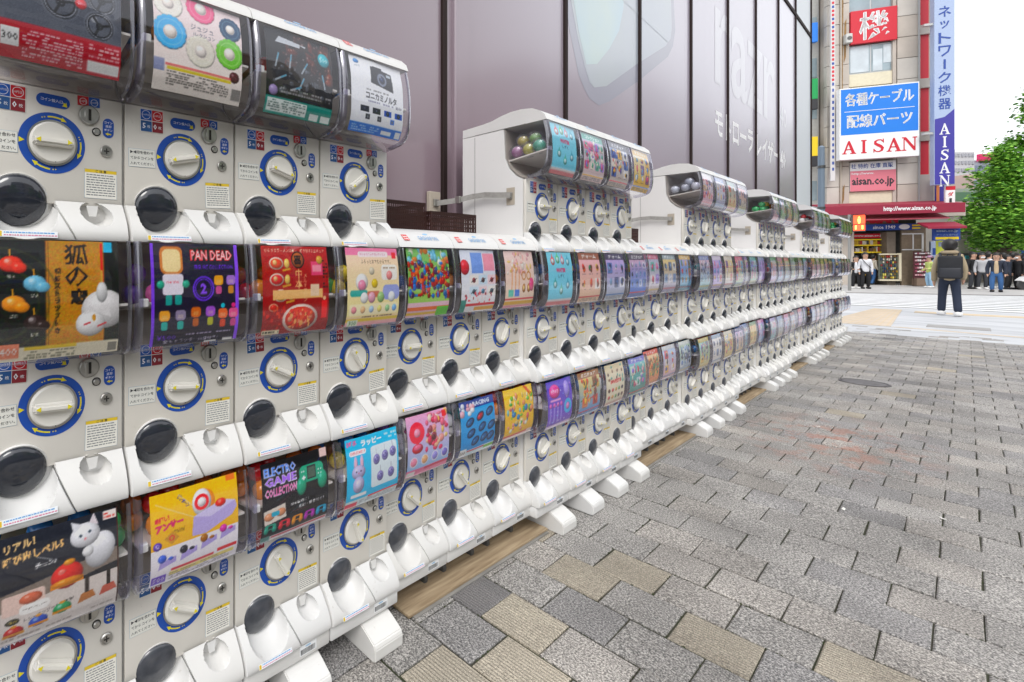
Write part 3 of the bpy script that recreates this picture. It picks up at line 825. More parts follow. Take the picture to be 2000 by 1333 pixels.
# dome with its dark rear disc
dm = MB(); n = 32; pf_ = []
for i in range(9):
    a = i / 8 * pi / 2; pf_.append((.0512 * cos(a), .0185 * sin(a)))
dm.lathe([(.0500, -.014), (.0515, -.010), (.0515, -.001)] + pf_, M_DOME, n, TX); meshes['dome'] = dm.mesh("chute_dome", 50); meshes['dome1'] = meshes['dome'].copy(); meshes['dome1'].materials[0] = M_DOME1
meshes['chrim'] = MB().lathe([(.0518, -.012), (.0536, -.012), (.0536, .0018), (.0530, .0026), (.0520, .0020)], M_WHITE, 36, TX).mesh('chute_rim', 50)
lp = MB().box(.0130, .0185, -.010, .010, -.0415, -.0385, mat("dome_tab", (.12, .13, .15), .3), .0012, T=Matrix.Rotation(radians(-28), 4, 'Y')); meshes['tab'] = lp.mesh("dome_tab")
b = MB().prism([(-.012, .012), (.012, .012), (.007, -.011), (-.007, -.011)], -.001, .001, M_WHITE, 'x'); meshes['flap'] = b.mesh("return_flap")
# stickers
W_ = hexmat("f4f4f0"); K_ = hexmat("222428"); RD = hexmat("c8202c"); BL = hexmat("1c58b4"); NV = hexmat("1a4fae"); GY = hexmat("6f7378"); YL = hexmat("e2c22e"); LB = hexmat("5aa0dc"); TXT = hexmat("f2f4fa")
d = Decal(); d.rect(-.0265, -.025, .0265, .025, W_).up().rect(-.0255, .001, -.0005, .0245, BL).rect(.0005, .001, .0255, .0245, RD).rect(-.0255, -.0245, -.0005, -.0005, hexmat("285a96")).rect(.0005, -.0245, .0255, -.0005, hexmat("8c2430")).up()
d.ring(-.013, .0128, .0088, .0098, TXT, n=20).ring(.013, .0128, .0088, .0098, TXT, n=20)
d.text("100円玉", -.013, .0128, TXT, w=.016).text("10円玉", .013, .0128, TXT, w=.015).text("5", -.018, -.012, TXT, h=.012, bold=.02).text("枚", -.0075, -.013, TXT, h=.007).text("0", .007, -.012, TXT, h=.012, bold=.02).text("枚", .018, -.013, TXT, h=.007)
meshes['price'] = d.mesh("price_sticker")
d = Decal(); d.pill(-.031, -.0125, .031, .0125, NV).up().text("コイン投入口", -.003, .001, TXT, w=.040, bold=.01).poly([(.018, .001), (.022, -.001), (.024, .002), (.026, -.008), (.016, -.007), (.019, -.004)], M_YEL)
meshes['pill'] = d.mesh("coin_entry_sticker")
d = Decal(); d.rect(-.022, -.010, -.0003, .010, RD).rect(.0003, -.010, .022, .010, BL).up().ring(-.011, -.001, .0065, .0074, TXT, n=16).ring(.011, -.001, .0065, .0074, TXT, n=16).text("10円", -.011, -.001, TXT, w=.011).text("100円", .011, -.001, TXT, w=.012)
meshes['tags'] = d.mesh("coin_type_sticker")
d = Decal(); d.pill(-.0115, -.021, .0115, .021, NV).up().text("コイン", 0, .012, TXT, w=.017, bold=.01).text("返却", 0, .004, TXT, w=.012, bold=.01).text("ボタン", 0, -.004, TXT, w=.017, bold=.01).poly([(-.006, -.0125), (0, -.009), (0, -.0112), (.006, -.0112), (.006, -.0138), (0, -.0138), (0, -.016)], M_YEL)
meshes['vpill'] = d.mesh("coin_return_sticker")
d = Decal(); d.rect(-.030, -.0205, .030, .0205, hexmat("a8bccb")).up().rect(-.0293, -.0198, .0293, .0198, hexmat("e9e9e2")).up().text("▶◀印を合わせ", 0, .0125, K_, w=.052, bold=.01).text("てからコインを", 0, 0, K_, w=.052, bold=.01).text("入れてください。", .0, -.0125, K_, w=.053, bold=.01)
meshes['align'] = d.mesh("instruction_sticker")
d = Decal(); d.rect(-.033, -.031, .033, .031, hexmat("a8bccb")).up().rect(-.0323, -.0303, .0323, .0235, hexmat("eceae2")).rect(-.0323, .0235, .0323, .0305, YL).up().text("ご 注 意", 0, .027, K_, w=.022, bold=.01)
rr = random.Random(3)
for k in range(9):
    y = .019 - k * .0053; x = -.029
    while x < .026:
        w = rr.uniform(.003, .009); d.rect(x, y - .0009, min(.029, x + w), y + .0009, GY); x += w + .0015
meshes['warn'] = d.mesh("warning_sticker")
d = Decal(); d.rect(-.05, -.006, .05, .006, hexmat("eef2f6")).up().rect(-.049, -.005, -.043, .005, YL)
for k, cc in ((0, LB), (1, hexmat("d88"  "0a0" if False else "d880a0"))):
    x = -.040
    while x < .045:
        w = rr.uniform(.002, .006); d.rect(x, .0016 - k * .005, x + w, .0038 - k * .005, cc); x += w + .0012
meshes['traysticker'] = d.mesh("tray_sticker")
d = Decal(); d.rect(-.026, -.011, .026, .012, hexmat("eef0f2")).up().text("Tomo", 0, .008, LB, w=.014)
d = Decal(); d.rect(-.028, -.013, .028, .013, hexmat("eef0f2")).up().disc(0, .008, .010, hexmat("9fc6e6"), 14, ry=.0022)
x = -.025
while x < .024:
    w = rr.choice((.0006, .0010, .0016)); d.rect(x, -.0105, x + w, .0035, K_); x += w + rr.choice((.0006, .0011))
meshes['barcode'] = d.mesh("barcode_sticker")
d = Decal(); d.text("GASHAPON", 0, .0, hexmat("8fb4da"), w=.10, h=.020, bold=.015).disc(0, .019, .013, hexmat("8fc0e4"), 14, ry=.004)
meshes['logo'] = d.mesh("lid_logo")
d = Decal(); d.rect(-.013, -.013, .013, .013, hexmat("d8343c")).up().text("BAN", 0, .004, W_, w=.020, h=.007, bold=.03).text("DAI", 0, -.006, W_, w=.020, h=.007, bold=.03)
meshes['logo2'] = d.mesh("red_logo")
b = MB(); 
for sgn in (-1, 1):
    b.box(0, .0012, sgn * .1285 - .0055, sgn * .1285 + .0055, -.0004, .0004, M_GAP).box(0, .0012, sgn * .1230 - .0004, sgn * .1230 + .0004, 0, .013, M_GAP)
meshes['hinge'] = b.mesh("hinge_bracket")
# capsules lying behind the cover: one heap per machine
CAPC = ['c8242c', 'e88a1e', '2a7ac8', '2aa05a', 'e8d040', 'd05a9a', '7a4ab0', 'e8e8e8', '20a0a8', 'c86a2a']
capm = [mat("capsule_" + c, lin(c), .18, coat=.4) for c in CAPC]
def pile_mesh(tier, seed, cols):
    r = random.Random(seed); b = MB(); zb = WBAND[tier][0]; top = WBAND[tier][1]
    for i in range(12):
        y = -.105 + .21 * (i % 6) / 5 + r.uniform(-.01, .01); x = -.035 + r.uniform(-.02, .02) + (.045 if i % 2 else 0); z = zb + .125 + (i // 6) * .040 + r.uniform(-.006, .006)
        rad = .025
        if i >= 6 and r.random() < .45: continue
        z = min(z, top - .03)
        if i % 2: x = min(x, .045)
        bm = bmesh.new(); bmesh.ops.create_icosphere(bm, subdivisions=2, radius=rad)
        b.bm(bm, capm[r.choice(cols)], Matrix.Translation((x, y, z)))
    me = b.mesh("capsule_heap", 60); return me
piles = {}
for t in (1, 2, 3):
    for s in range(5):
        piles[t, s] = pile_mesh(t, s * 7 + t, [[0, 1, 9], [2, 8, 7], [5, 6, 7], [3, 4, 2], [7, 7, 2, 0]][s])

def place_machine(col, tier, low, sheet, label, n_detail, pile, knob_rot, first_of_block, top_tier):
    x = -(D_L if low else D_T); y = Y0 + col * PW + (.006 if low else 0)
    zr = RZ[tier] + (.003 if low else 0)
    zbase = zr + (ZLO[tier] if not (tier == 1 and not low) else -.345)
    if tier == 1: zbase = 0.0
    m = thing("capsule_machine", label, "capsule machine", (x, y, zbase), 0, "capsule toy machines stacked along the wall")
    o = zr - zbase
    def P(name, key, loc=(0, 0, 0), rot=(0, 0, 0), par=None, sc=None):
        me = meshes[key] if not isinstance(key, bpy.types.Mesh) else key
        if par is None: return link(name, me, m, (loc[0], loc[1], loc[2] + o), rot, sc)
        return link(name, me, par, loc, rot, sc)
    P("machine_body", ('body', tier)); 
    pn = P("front_panel", ('panel', tier))
    P("prize_tray", ('tray', tier)); cr = P("coin_return", ('coin', tier))
    P("clear_cover", ('cover', tier)); P("cover_rim", meshes['rim', tier][0]); P("cover_rim", meshes['rim', tier][1]); P("shelf", ('shelf', tier))
    P("poster", poster_mesh(sheet, tier, *( (-.103, .106) if True else ()))); 
    if not (tier == 3 and col in (7, 14)): tag(P("capsule_heap", piles[tier, pile]), kind="stuff")
    jr = random.Random(col * 17 + tier)
    def S(nm, key, yy, zz, p=.0006):
        if nm != "dial_ring" and nm != "hinge_bracket": yy += jr.uniform(-.0018, .0018); zz += jr.uniform(-.0018, .0018)
        rt = (radians(90) + 0, 0, radians(90)) if nm in ("dial_ring", "hinge_bracket") else (Matrix.Rotation(radians(jr.uniform(-2.2, 2.2)), 4, 'X') @ Matrix.Rotation(radians(90), 4, 'Z') @ Matrix.Rotation(radians(90), 4, 'X')).to_euler()
        return P(nm, key, (p, yy, zz), rt, pn)
    k = 1 if col < 26 else 0
    ringo = S("dial_ring", 'ring', -.003, 0)
    kn = P("dial_knob", 'knob', (0, -.003, 0), (radians(knob_rot), 0, 0))
    dome = P("chute_dome", 'dome1' if tier == 1 else 'dome', (-.004 if tier > 1 else -.008, -.0635, -.120), (0, radians(8), 0))
    P("chute_rim", 'chrim', (-.004 if tier > 1 else -.008, -.0635, -.120), (0, radians(8), 0))
    S("price_sticker", 'price', -.076, .078); S("coin_entry_sticker", 'pill', -.002, .085)
    S("coin_return_sticker", 'vpill', .107, .046); S("warning_sticker", 'warn', .091, -.0765); S("instruction_sticker", 'align', -.0955, -.007)
    P("coin_slot", 'slot', (0, .066, .068)); 
    if k:
        P("dial_bezel", 'bezel', (.0, -.003, 0)); P("return_button", 'ret', (0, .081, .036)); P("key_lock", 'lock', (0, .101, -.003))
        S("coin_type_sticker", 'tags', .067, .0965 if tier > 1 else .086)
        P("return_flap", 'flap', (.004, .072, -.134), (0, radians(-8), radians(0)))
    if col < 11:
        S("hinge_bracket", 'hinge', 0, .084)
        P("shelf_clip", ('clip', tier))
        pl = -.176 if tier > 1 else -.186
        P("tray_sticker", 'traysticker', ((.0535 if tier > 1 else .0600), -.052, pl - .012), (radians(90 - 12), 0, radians(90)))
    if tier == 1:
        P("skirt", 'skirt'); P("barcode_sticker", 'barcode', (.0468, .060, -.231), RFRONT)
        if not low: P("foot", 'foot', sc=(1, 1, 1))
        else:
            for yy in (-.08, .09):
                P("caster", meshes['caster'], (-.03, yy, -.322)); P("caster", meshes['caster'], (-.25, yy, -.322))
    if top_tier:
        ld = P("lid", ('lid', tier)); zt, pf = WBAND[tier][1], WBAND[tier][2]
        sl = atan2(.020, pf * .20)
        an = radians(46)
        P("lid_logo", 'logo', (pf * .70 + .001, .015, zt + .0325), (an, 0, radians(90)), ld)
        if col in (3, 4, 5, 6, 11, 12, 13, 18): P("red_logo", 'logo2', (pf * .70 + .001, -.095, zt + .0325), (an, 0, radians(90)), ld)
    if first_of_block and tier == 3 and col > 0:
        sp = P("strap_plate", MB().box(-.029, .008, -.0012, 0, -.040, .034, mat("beige_plate", (.50, .44, .36), .6, var=.1), .0).mesh("strap_plate"), (-.055, -HW - .0005, .045))
        link("buckle", MB().box(-.018, .0, -.010, 0, -.014, .014, M_METAL, .002).mesh("buckle"), sp, (0, -.001, 0))
        P("side_seam", MB().box(-.2405, -.2395, -.0006, 0, -.18, .33, M_GAP).box(-.2395, .0, -.0006, 0, .3385, .3393, M_GAP).mesh("side_seam"), (0, -HW - .0002, 0))
    return m
meshes['caster'] = MB().lathe([(0, -.009), (.022, -.009), (.024, -.006), (.024, .006), (.022, .009), (0, .009)], mat("caster_rubber", (.08, .08, .08), .6), 20, Matrix.Rotation(radians(90), 4, 'X')).box(-.012, .012, -.012, .012, .022, .068, M_DMETAL, .002).mesh("caster", 40)

# ------------------------------------------------------------------ what is printed on each machine's poster
def p_wheels(s):
    s.grad('666a74', '3c404a', .28, 1)
    for x, y, r in ((.10, .92, .13), (.48, .90, .15), (.86, .93, .12), (.12, .62, .13), (.47, .56, .14), (.82, .68, .12), (.80, .44, .12)):
        s.circ(x, y, r * 1.12, '6a6e78', al=.5); s.donut(x, y, r, r * .78, '15161a'); s.circ(x, y, r * .28, '2a2c32'); s.circ(x, y, r * .13, 'b8bac0')
        for a in (.3, 2.2, 4.3): s.line(x, y, x + r * .85 * cos(a), y + r * .85 * sin(a), .022, '1c1d22')
        s.donut(x, y, r * .96, r * .88, 'b0b4be', .8); s.donut(x, y, r * 1.14, r * 1.08, '888c96', .5)
    for x, y in ((.30, .78), (.66, .80), (.64, .60)): s.circ(x, y, .05, 'c8283a'); s.text("NEW", x, y, 'ffffff', w=.07)
    s.rect(0, 0, 1, .30, 'a8283c'); s.lines(.18, .03, .66, .25, 9, 'f0e8e8', 2); s.rect(.02, .10, .15, .24, 'f0f0f0'); s.text("300", .085, .17, '222222', w=.12)
    s.rect(.70, .03, .98, .12, 'f0f0f0'); s.lines(.71, .14, .98, .27, 4, 'f0d8d8', 5)
def p_scrunch(s):
    s.grad('f4eee8', 'f6e6e8'); r = random.Random(4)
    for x, y, R_, c in ((.16, .88, .15, 'f2efe8'), (.52, .93, .16, 'f07aa0'), (.86, .80, .13, '24506e'), (.17, .58, .17, '5cb8e8'), (.84, .52, .16, '7cc04a'), (.50, .46, .16, 'ece8de')):
        s.circ(x, y, R_ * 1.05, 'c8c0bc', al=.5)
        for a in range(16): s.circ(x + R_ * .8 * cos(a * .39), y + R_ * .8 * sin(a * .39), R_ * .24, c)
        s.donut(x, y, R_ * .95, R_ * .42, c); s.donut(x, y, R_ * .8, R_ * .72, 'ffffff', .25); s.circ(x, y, R_ * .38, 'f6efea')
    s.text("ジュジュ", .52, .70, '555060', w=.26); s.text("コレクション", .53, .63, '555060', w=.28)
    s.circ(.90, .28, .06, '5a2a34'); s.rect(.12, .24, .86, .27, 'd86a6a', .7); s.rect(.14, .205, .86, .235, 'd8c850'); s.lines(.14, .06, .84, .2, 6, '55524e', 3); s.rect(.88, .05, .99, .16, '555555', .6); s.rect(0, .18, .11, .30, '7a86b0', .7)
def p_knives(s):
    s.grad('241f22', '15161c'); s.blobs(.25, .5, .95, 1, 60, ['5a2418', '8a3a1c', '3a2a2a', 'a85028', '1c1c22'], .02, .09, 3, .45); s.blobs(.1, .25, .9, .6, 40, ['3a3d44', '50545c', '22242a', '78808a'], .01, .05, 8, .6)
    s.poly([(.14, .84), (.20, .92), (.60, .88), (.55, .84)], 'c8ccd2'); s.line(.5, .86, .7, .80, .04, '2a1c18')
    for x, y, a in ((.15, .62, 1.3), (.34, .64, 1.4), (.55, .60, 1.0), (.20, .42, .5), (.50, .40, 1.1), (.85, .50, 1.8), (.42, .33, .4)): s.line(x - .09 * cos(a), y - .09 * sin(a), x + .09 * cos(a), y + .09 * sin(a), .022, 'a8b0b8'); s.line(x, y, x + .09 * cos(a), y + .09 * sin(a), .016, '4a9ab8', .7)
    s.circ(.86, .78, .09, '2aa8b4'); s.text("500", .86, .78, 'ffffff', w=.12); s.lines(.2, .24, .98, .32, 2, 'b0b0b0', 4); s.circ(.10, .26, .06, 'a898c0')
    s.rect(0, 0, 1, .19, '1f8a80'); s.rect(.03, .03, .60, .17, 'e8f0ee'); s.lines(.05, .04, .58, .16, 5, '44605c', 6); s.rect(.66, .02, .80, .09, 'e8f0ee'); s.rect(.84, .02, .98, .09, 'e8f0ee')
def p_camera(s):
    s.grad('eef0f6', 'f4f5fa'); s.poly([(.36, .68), (.38, .92), (.78, .88), (.80, .62)], '26282e'); s.rect(.42, .88, .60, .93, '303238'); s.circ(.58, .76, .105, '3a3e48'); s.donut(.58, .76, .09, .06, '8a90a0'); s.circ(.58, .76, .035, '3a4a6a'); s.rect(.68, .82, .76, .86, 'c0c8d0')
    s.text("コニカミノルタ", .56, .50, '1c1e26', w=.60, h=.10, bold=.03); s.lines(.25, .56, .70, .59, 1, '666666', 1); s.lines(.24, .40, .80, .44, 1, '8888a0', 2); s.text("¥500", .90, .42, '333344', w=.12)
    for x in (.24, .46, .68, .90): s.rect(x - .075, .27, x + .075, .35, '2c3038' if x < .6 else '3a62b0'); s.circ(x, .31, .034, '5a6070'); s.donut(x, .31, .028, .016, '15161a')
    for x in (.30, .52, .78): s.rect(x - .04, .18, x + .04, .245, '3c3e46' if x < .7 else '6a90d0'); s.circ(x, .21, .02, '888890')
    s.rect(0, 0, 1, .12, '2c7cc8'); s.lines(.05, .02, .55, .10, 3, 'cfe0f4', 4); s.rect(.60, .03, .80, .08, 'f0f4f8'); s.rect(.88, .02, .98, .10, 'f0f4f8'); s.circ(.12, .93, .05, '4a90c8', ry=.03); s.text("コニカ", .13, .87, '667788', w=.1)
def p_fox(s):
    s.grad('20261e', '141a18'); s.rect(.36, .12, .86, 1, 'b8892a'); s.rect(.36, .12, .37, 1, '5a4210'); s.rect(.385, .12, .39, 1, '5a4210'); s.speck(.05, 3, 3)
    for r in (.30, .38, .46): s.donut(.02, .48, r, r - .02, '4a4a20', .5)
    s.vtext("狐の", .62, .88, '14120c', .18, w=.20, gap=1.05, bold=.015); s.vtext("相談ストラップ付き", .46, .74, '1c180c', .05, gap=1.25, bold=.03); s.vtext("恋", .64, .52, '14120c', .14, w=.15, bold=.04)
    for x, y, c in ((.10, .80, 'd8482c'), (.28, .64, '8ac4dc'), (.12, .48, 'e0982a'), (.28, .32, '3a2c2c')):
        s.line(x, y, x - .01, y + .12, .012, 'c89a3a'); s.circ(x, y, .09, c, ry=.065); s.circ(x + .06, y - .03, .06, c, ry=.045); s.circ(x - .02, y + .02, .03, 'ffffff', al=.25); s.text("狐花", x, y - .10, 'e8e4da', w=.06)
    s.line(.84, .60, .84, .98, .022, 'c83030'); s.line(.84, .62, .84, .74, .02, 'c8a24a'); s.circ(.86, .40, .20, 'e4e2e2', ry=.17); s.circ(.74, .28, .13, 'ecebeb', ry=.11); s.circ(.84, .55, .05, 'dcdcdc', ry=.09)
    s.tri([(.68, .36), (.72, .46), (.78, .39)], 'e8e6e6'); s.tri([(.83, .36), (.90, .43), (.92, .33)], 'e8e6e6'); s.line(.68, .27, .74, .29, .014, 'b83038'); s.line(.80, .25, .88, .28, .014, 'b83038'); s.circ(.77, .33, .016, 'c8982a', ry=.03)
    s.rect(0, 0, 1, .12, 'e8e2d0'); s.rect(0, .03, .16, .15, 'd89078'); s.text("400", .08, .09, 'ffffff', w=.13); s.rect(.2, .09, .62, .12, 'd8c040'); s.lines(.2, .01, .62, .085, 3, '777766', 6); s.rect(.90, .02, .98, .10, '555555', .6); s.rect(.86, .90, .94, .99, '4ab8d8')
def p_toast(s):
    s.grad('1f1a30', '2c2040'); s.speck(.03, 2, 2); s.rect(0, 0, .035, 1, '8a58d8'); s.rect(.955, 0, 1, 1, '9a68e8')
    s.rrect(.56 - .14, .83, .96 - .05, .96, .03, '26202e'); s.text("PAN DEAD", .68, .885, 'd83040', w=.50, h=.11, bold=.06); s.text("PAN DEAD", .68, .885, 'f6e8e8', w=.48, h=.09, bold=.0); s.text("FIGURE COLLECTION", .70, .765, '7a3ad0', w=.46, h=.045, bold=.02)
    s.rrect(.10, .70, .34, .97, .06, 'c8864a'); s.rrect(.125, .72, .315, .94, .05, 'eedcb0'); s.rrect(.12, .50, .34, .70, .03, 'ece6f0'); s.text("PAN DEAD", .23, .62, 'd04050', w=.13); s.rrect(.15, .40, .22, .50, .02, '2a9a94'); s.rrect(.25, .40, .32, .50, .02, '2a9a94'); s.circ(.10, .60, .04, '3aa890'); s.circ(.37, .60, .04, '3aa890')
    s.donut(.57, .55, .125, .108, '7a4ad0'); s.donut(.57, .55, .098, .088, '7a4ad0'); s.text("2", .57, .55, '9a6af0', h=.11, bold=.05)
    for x, y, c, d_ in ((.75, .60, 'e0a83a', 'c86a9a'), (.90, .60, 'b08ad0', 'c8944a'), (.14, .27, 'e0a84a', '3aa8a0'), (.31, .27, '9a90a8', '3aa8a0'), (.48, .29, 'c8742a', 'b06a30'), (.65, .29, 'b070d0', 'b0b030'), (.80, .26, 'e07a4a', 'c85a40'), (.93, .26, 'e070a0', 'c05a90')):
        s.rrect(x - .055, y - .02, x + .055, y + .08, .03, c); s.rrect(x - .035, y - .11, x + .035, y - .03, .02, d_); s.rect(x - .03, y + .0, x + .03, y + .035, 'e8d8c0', .35)
    s.circ(.80, .37, .025, '3ac0d0'); s.circ(.93, .37, .025, 'e04a90'); s.text("¥500", .17, .085, '8a4ae0', w=.20, h=.05); s.lines(.38, .09, .9, .12, 1, 'd8d0e8', 3); s.text("全キャラクター台座付き！", .45, .045, 'e8e4f0', w=.62, h=.035); s.rect(.6, .0, .74, .02, 'e8e8e8'); s.rect(.82, 0, .94, .03, 'e8e8e8')
def p_ramen(s):
    s.grad('8a1018', 'a81822'); s.speck(.05, 8, 3); s.text("からうまラーメン日本一　焼き餃子ミニチュア", .5, .945, 'f4e0c8', w=.9, h=.045, bold=.02)
    for x, y, c in ((.20, .80, 'd85a3a'), (.20, .62, 'd84a4a'), (.25, .44, 'd8a84a')): s.circ(x, y, .10, 'f0dcd0', ry=.07); s.circ(x, y, .082, c, ry=.055); s.circ(x - .02, y + .01, .03, 'f0d8a0', al=.8); s.circ(x + .15, y, .04, 'e8c87a', ry=.055); s.line(x + .08, y - .08, x + .2, y - .06, .025, 'c89a4a')
    s.circ(.15, .31, .065, 'e8b8a0', ry=.045); s.circ(.15, .31, .05, 'c83828', ry=.033)
    s.donut(.52, .84, .10, .085, '1c1210'); s.circ(.52, .84, .085, 'b06a3a'); s.text("喜", .52, .84, '1c1210', h=.11, bold=.04); s.vtext("中本ー", .52, .68, 'e8c08a', .11, gap=1.05, bold=.01); s.vtext("メルギャリン", .62, .66, 'f0d0a8', .05, gap=1.1)
    s.rect(.72, .66, .90, .82, 'd85a80'); s.rect(.74, .70, .88, .78, 'f0a0b0'); s.circ(.86, .84, .05, 'c8a04a'); s.rect(.70, .42, .84, .56, 'e8d0b8'); s.rect(.74, .44, .80, .30, 'c83030'); s.rect(.88, .15, .97, .36, 'd82c34'); s.circ(.925, .39, .025, 'e8c0a0'); s.lines(.9, .5, .98, .85, 9, '2a1010', 5)
    s.blobs(.02, .05, .45, .3, 50, ['c83a1c', 'd85a2a', '7a0c10'], .008, .03, 6, .7); s.circ(.55, .17, .27, 'f0dcd4', ry=.165); s.circ(.55, .17, .23, 'd04a30', ry=.135); s.blobs(.38, .08, .72, .26, 70, ['e06a3a', 'f0c080', 'c02818', 'e8a890', 'd83a2a'], .01, .035, 9, .9); s.rect(.02, .01, .26, .06, 'e8e0c8'); s.lines(.03, .015, .25, .055, 1, '222222', 7)
def p_pale(s):
    s.grad('f0b8c8', 'f6e8b0', 0, .15); s.grad('f0e6b0', 'f4dcc8', .15, .9); s.rect(0, .9, 1, 1, 'f098b8'); s.rrect(.22, .88, .80, .95, .03, 'f8ecf0'); s.text("おしゃれこものコレクション", .5, .915, 'c06a88', w=.5, h=.035); s.text("ふらっとおでむかえです。", .55, .82, '55443a', w=.58, h=.05)
    s.circ(.45, .70, .05, 'd8d0c0'); s.rrect(.64, .58, .96, .78, .05, 'f6f2ee'); s.lines(.68, .72, .92, .76, 1, 'a08870', 3); s.circ(.80, .64, .06, 'e8a0a0'); s.rrect(.66, .32, 1, .52, .08, 'a8b0dc'); s.circ(.26, .56, .11, 'f4f2f0'); s.circ(.26, .52, .07, 'e8a0b8'); s.circ(.50, .54, .06, 'd8c040'); s.rrect(.05, .38, .36, .46, .03, '4aa8a0'); s.rrect(.35, .36, .60, .44, .03, 'c88068')
    for x, c in ((.30, 'f4f4f4'), (.44, 'e8b8c8'), (.62, 'a8c890'), (.84, 'f0f4f8')): s.circ(x, .36, .07, c)
    s.rrect(.04, .14, .96, .28, .03, 'f8eccc')
    for x, c in ((.12, 'e8a0a8'), (.28, 'f0c8a0'), (.44, 'c0d8f0'), (.60, 'f0e090'), (.76, 'a8d0a0'), (.90, '90c0f0')): s.circ(x, .21, .045, c)
    s.rect(0, .06, 1, .10, 'e8d060'); s.lines(.25, .1, .9, .13, 1, '6a5a4a', 8); s.rect(.04, .0, .22, .08, 'e8f0e0'); s.text("300", .13, .04, '4a7a4a', w=.13); s.rect(.88, .86, .96, .94, 'd84050')
def p_bell(s):
    s.grad('222630', '30343e', .4, 1); s.grad('e8e2e0', 'd8d0cc', 0, .40); s.poly([(0, .34), (1, .48), (1, .62), (0, .50)], '8a8078'); s.rect(0, 0, .018, 1, '4a3028'); s.rect(.98, 0, 1, 1, '4a3028')
    s.text("リアル！", .17, .90, 'f0d0a0', w=.24, h=.075, bold=.04, rot=.1); s.text("呼び出しベル5", .28, .80, 'f0c890', w=.48, h=.085, bold=.04, rot=.08); s.text("チーン♪", .37, .68, 'f2f2f2', w=.17, h=.05, bold=.02); s.line(.28, .66, .44, .67, .006, 'c0c0c0'); s.line(.30, .76, .42, .70, .006, 'c0c0c0')
    s.circ(.83, .64, .13, 'e6e6ea', ry=.17, rot=-.3); s.circ(.70, .82, .13, 'eeeef2', ry=.11); s.tri([(.60, .86), (.58, .97), (.68, .92)], 'e8e8ec'); s.tri([(.74, .92), (.78, 1.0), (.82, .88)], 'e4dce0'); s.circ(.66, .82, .014, '3a4a58'); s.circ(.74, .84, .014, '3a4a58'); s.circ(.70, .785, .012, 'e0a0a4'); s.circ(.72, .66, .05, 'f0f0f2')
    s.circ(.54, .50, .135, 'c83c34', ry=.12); s.rect(.40, .40, .68, .455, 'd0902c'); s.circ(.54, .44, .14, 'd0902c', ry=.035); s.circ(.56, .62, .05, 'd89a34', ry=.028); s.circ(.50, .55, .035, 'f09080', ry=.02, al=.7)
    s.rrect(.03, .30, .36, .48, .02, 'e6d0c8'); s.circ(.25, .41, .09, 'c87860', ry=.05); s.rrect(.16, .27, .40, .36, .04, 'f6f4f2'); s.text("オーダー入りました！", .28, .315, '6a605c', w=.19)
    s.text("トレーニングベル型登場！", .40, .235, '3a3436', w=.40, h=.035, rot=.12)
    for x, y, c in ((.12, .13, 'b83030'), (.31, .16, '3460b8'), (.50, .20, '2a9a6a')): s.circ(x, y, .075, c, ry=.055); s.rect(x - .08, y - .045, x + .08, y - .015, 'c8902c'); s.circ(x, y + .055, .025, 'd09a38', ry=.014); s.circ(x - .02, y + .02, .02, 'ffffff', al=.3)
    for x, c in ((.71, 'b07a4a'), (.90, 'b8685a')): s.poly([(x - .08, .17), (x - .05, .26), (x + .05, .27), (x + .08, .19)], c); s.rect(x - .018, .26, x + .018, .40, '2c2426'); s.circ(x, .40, .018, '2c2426')
    s.circ(.11, .235, .055, '2a2a20', ry=.03); s.text("NEW", .11, .235, 'd8c040', w=.08); s.lines(.03, .03, .95, .07, 1, '98908c', 3, .6); s.rect(.86, .90, .98, .98, 'f0e8e4'); s.lines(.87, .91, .97, .97, 2, 'c83c34', 5)
def p_button(s):
    s.grad('f0ecf4', 'f4f0f6', 0, .42); s.grad('e8b41c', 'eec22c', .42, 1)
    s.speck(.03, 5, 2, 0, .42); s.text("ピンポーン", .36, .86, '4a4a98', w=.17, h=.05, rot=-.9, bold=.03); s.line(.06, .90, .46, .66, .006, 'e8e0d0'); s.line(.3, .94, .50, .74, .006, 'e8e0d0')
    s.circ(.60, .78, .115, 'e05a60', ry=.14, al=.4); s.circ(.56, .79, .11, 'f0f0f6', ry=.14); s.donut(.56, .79, .085, .05, 'd83040'); s.circ(.56, .79, .045, 'f4eef0')
    s.poly([(.44, .45), (.46, .66), (.66, .60), (.96, .70), (.98, .62), (.92, .54), (.60, .43)], 'c4b8e4'); s.poly([(.46, .66), (.66, .60), (.96, .70), (.80, .75)], 'dcd4f2'); s.circ(.78, .72, .065, 'd83830', ry=.045); s.circ(.77, .735, .02, 'f09080')
    s.text("早押し！", .12, .73, 'c82858', w=.15, h=.06, rot=.1, bold=.05); s.text("アンサー", .20, .65, 'c82878', w=.30, h=.09, rot=.1, bold=.07); s.text("mini", .30, .575, '6a5030', w=.12, h=.05); s.circ(.07, .46, .045, '6a4ab0'); s.text("Q", .07, .46, 'ffffff', h=.05); s.poly([(.14, .52), (.22, .44), (.30, .50), (.23, .58)], 'c89a4a'); s.donut(.22, .51, .03, .018, 'd04050')
    for x, y, c in ((.17, .27, '5a78d0'), (.40, .30, '2c2c38'), (.63, .34, 'a8742c'), (.86, .37, 'd84ab0')): s.poly([(x - .09, y - .08), (x - .07, y + .01), (x + .1, y + .03), (x + .10, y - .03)], 'b8acdc'); s.circ(x - .05, y + .04, .045, c); s.circ(x + .04, y + .02, .03, c, ry=.018)
    s.rect(.22, .14, .70, .165, 'c84a50'); s.rect(.74, .15, .98, .19, 'c83a40'); s.rect(.2, .08, .95, .13, 'e8d880', .8); s.lines(.2, .02, .9, .12, 4, '88808c', 3, .7); s.rect(.02, .02, .17, .12, '7a5ac0'); s.text("500", .095, .07, 'ffffff', w=.12); s.rect(.86, .93, .97, 1, 'e06060', .6)
